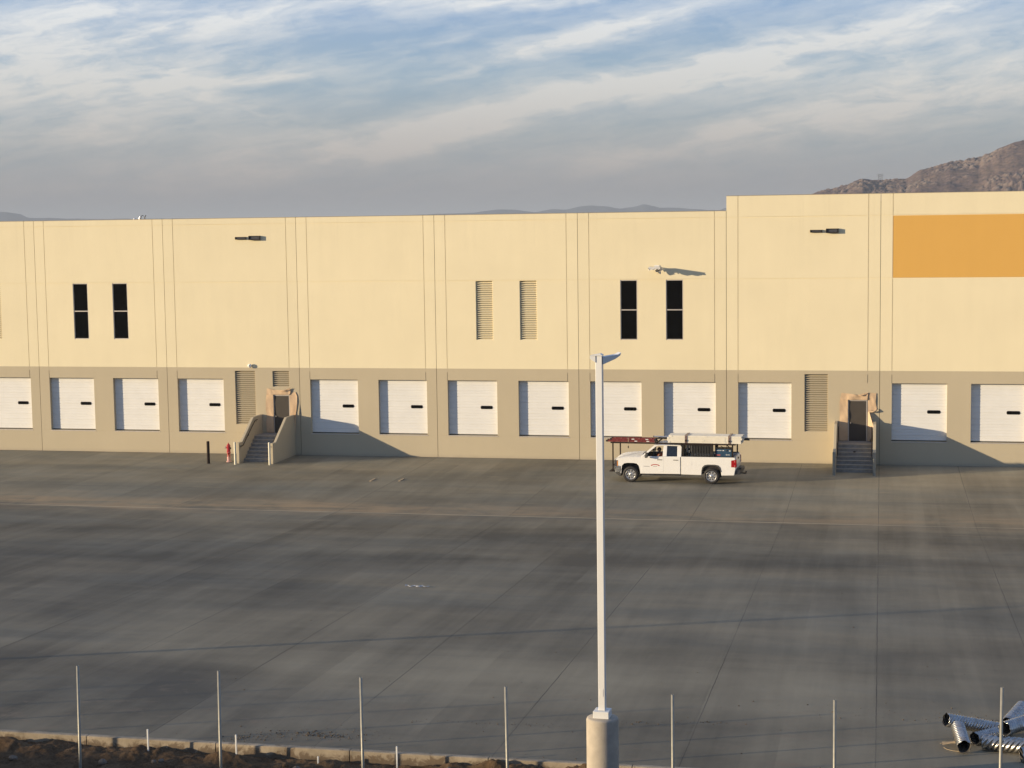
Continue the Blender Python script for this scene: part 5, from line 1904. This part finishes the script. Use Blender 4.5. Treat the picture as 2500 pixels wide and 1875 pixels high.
for a in azs:
    e = interp(RID, a)
    e += 0.012 * noise.fractal(Vector((a * 2.2, 0, 0)), 1, 2, 4)
    H_ = D0 * math.tan(R(e))+13
    for k, (dr, f_) in enumerate(prof_t):
        r_ = D0 + dr
        w = 1 + 0.22 * noise.noise(Vector((a * 1.7, dr * 0.002, 1))) if 0 < f_ < 1 else 1
        V.append((CAMX + r_ * math.sin(R(a)), CAMY + r_ * math.cos(R(a)), H_ * f_ * w - 0.4))
n = len(prof_t)
m.mesh(V, [(i * n + k, (i + 1) * n + k, (i + 1) * n + k + 1, i * n + k + 1) for i in range(len(azs) - 1) for k in range(n - 1)], 0, True)
tag(m.build('far_hills', m_far, recalc=False), kind='structure')

# lattice mast on the hill
az = R(-0.06)
r_ = 1962.0
mx, my = CAMX + r_ * math.sin(az), CAMY + r_ * math.cos(az)
zb = 12.96 + r_ * math.tan(R(1.17))
T = thing('power_pylon', (mx, my, zb - 2.0), 'tiny grey lattice pylon on the saddle of the rocky hill', 'pylon')
m = MB()
for sx in (-1, 1):
    for sy in (-1, 1):
        m.bar((sx * 2.4, sy * 2.4, 0), (sx * 2.0, sy * 2.0, 10.2), 0.22, 0.22)
for k in range(5):
    z0, z1 = 2.1 * k, 2.1 * (k + 1)
    m.bar((-2.3, -2.3, z0), (2.3, -2.3, z1), 0.22, 0.22)
    m.bar((2.3, -2.3, z0), (-2.3, -2.3, z1), 0.22, 0.22)
m.build('mast', m_trim, T)
m = MB()
for zz in (8.3, 10.2):
    m.bar((-4.2, -2.1, zz), (4.2, -2.1, zz), 0.22, 0.22)
m.build('cross_arm', m_trim, T)

# ------------------------------------------------------------------ haze
mh = bpy.data.materials.new('haze_air')
mh.use_nodes = True
nt = mh.node_tree
nt.nodes.clear()
pv = nt.nodes.new('ShaderNodeVolumePrincipled')
pv.inputs['Color'].default_value = (0.55, 0.625, 0.72, 1)
pv.inputs['Density'].default_value = 1.35e-4
pv.inputs['Anisotropy'].default_value = 0.0
mo = nt.nodes.new('ShaderNodeOutputMaterial')
nt.links.new(pv.outputs[0], mo.inputs['Volume'])
hb = MB()
hb.box((-27000, -27000, -1.5), (27000, 27000, 150.0))
hz_ = hb.build('haze', mh)
tag(hz_, kind='stuff')
SC.cycles.volume_bounces = 0
SC.cycles.max_bounces = 6
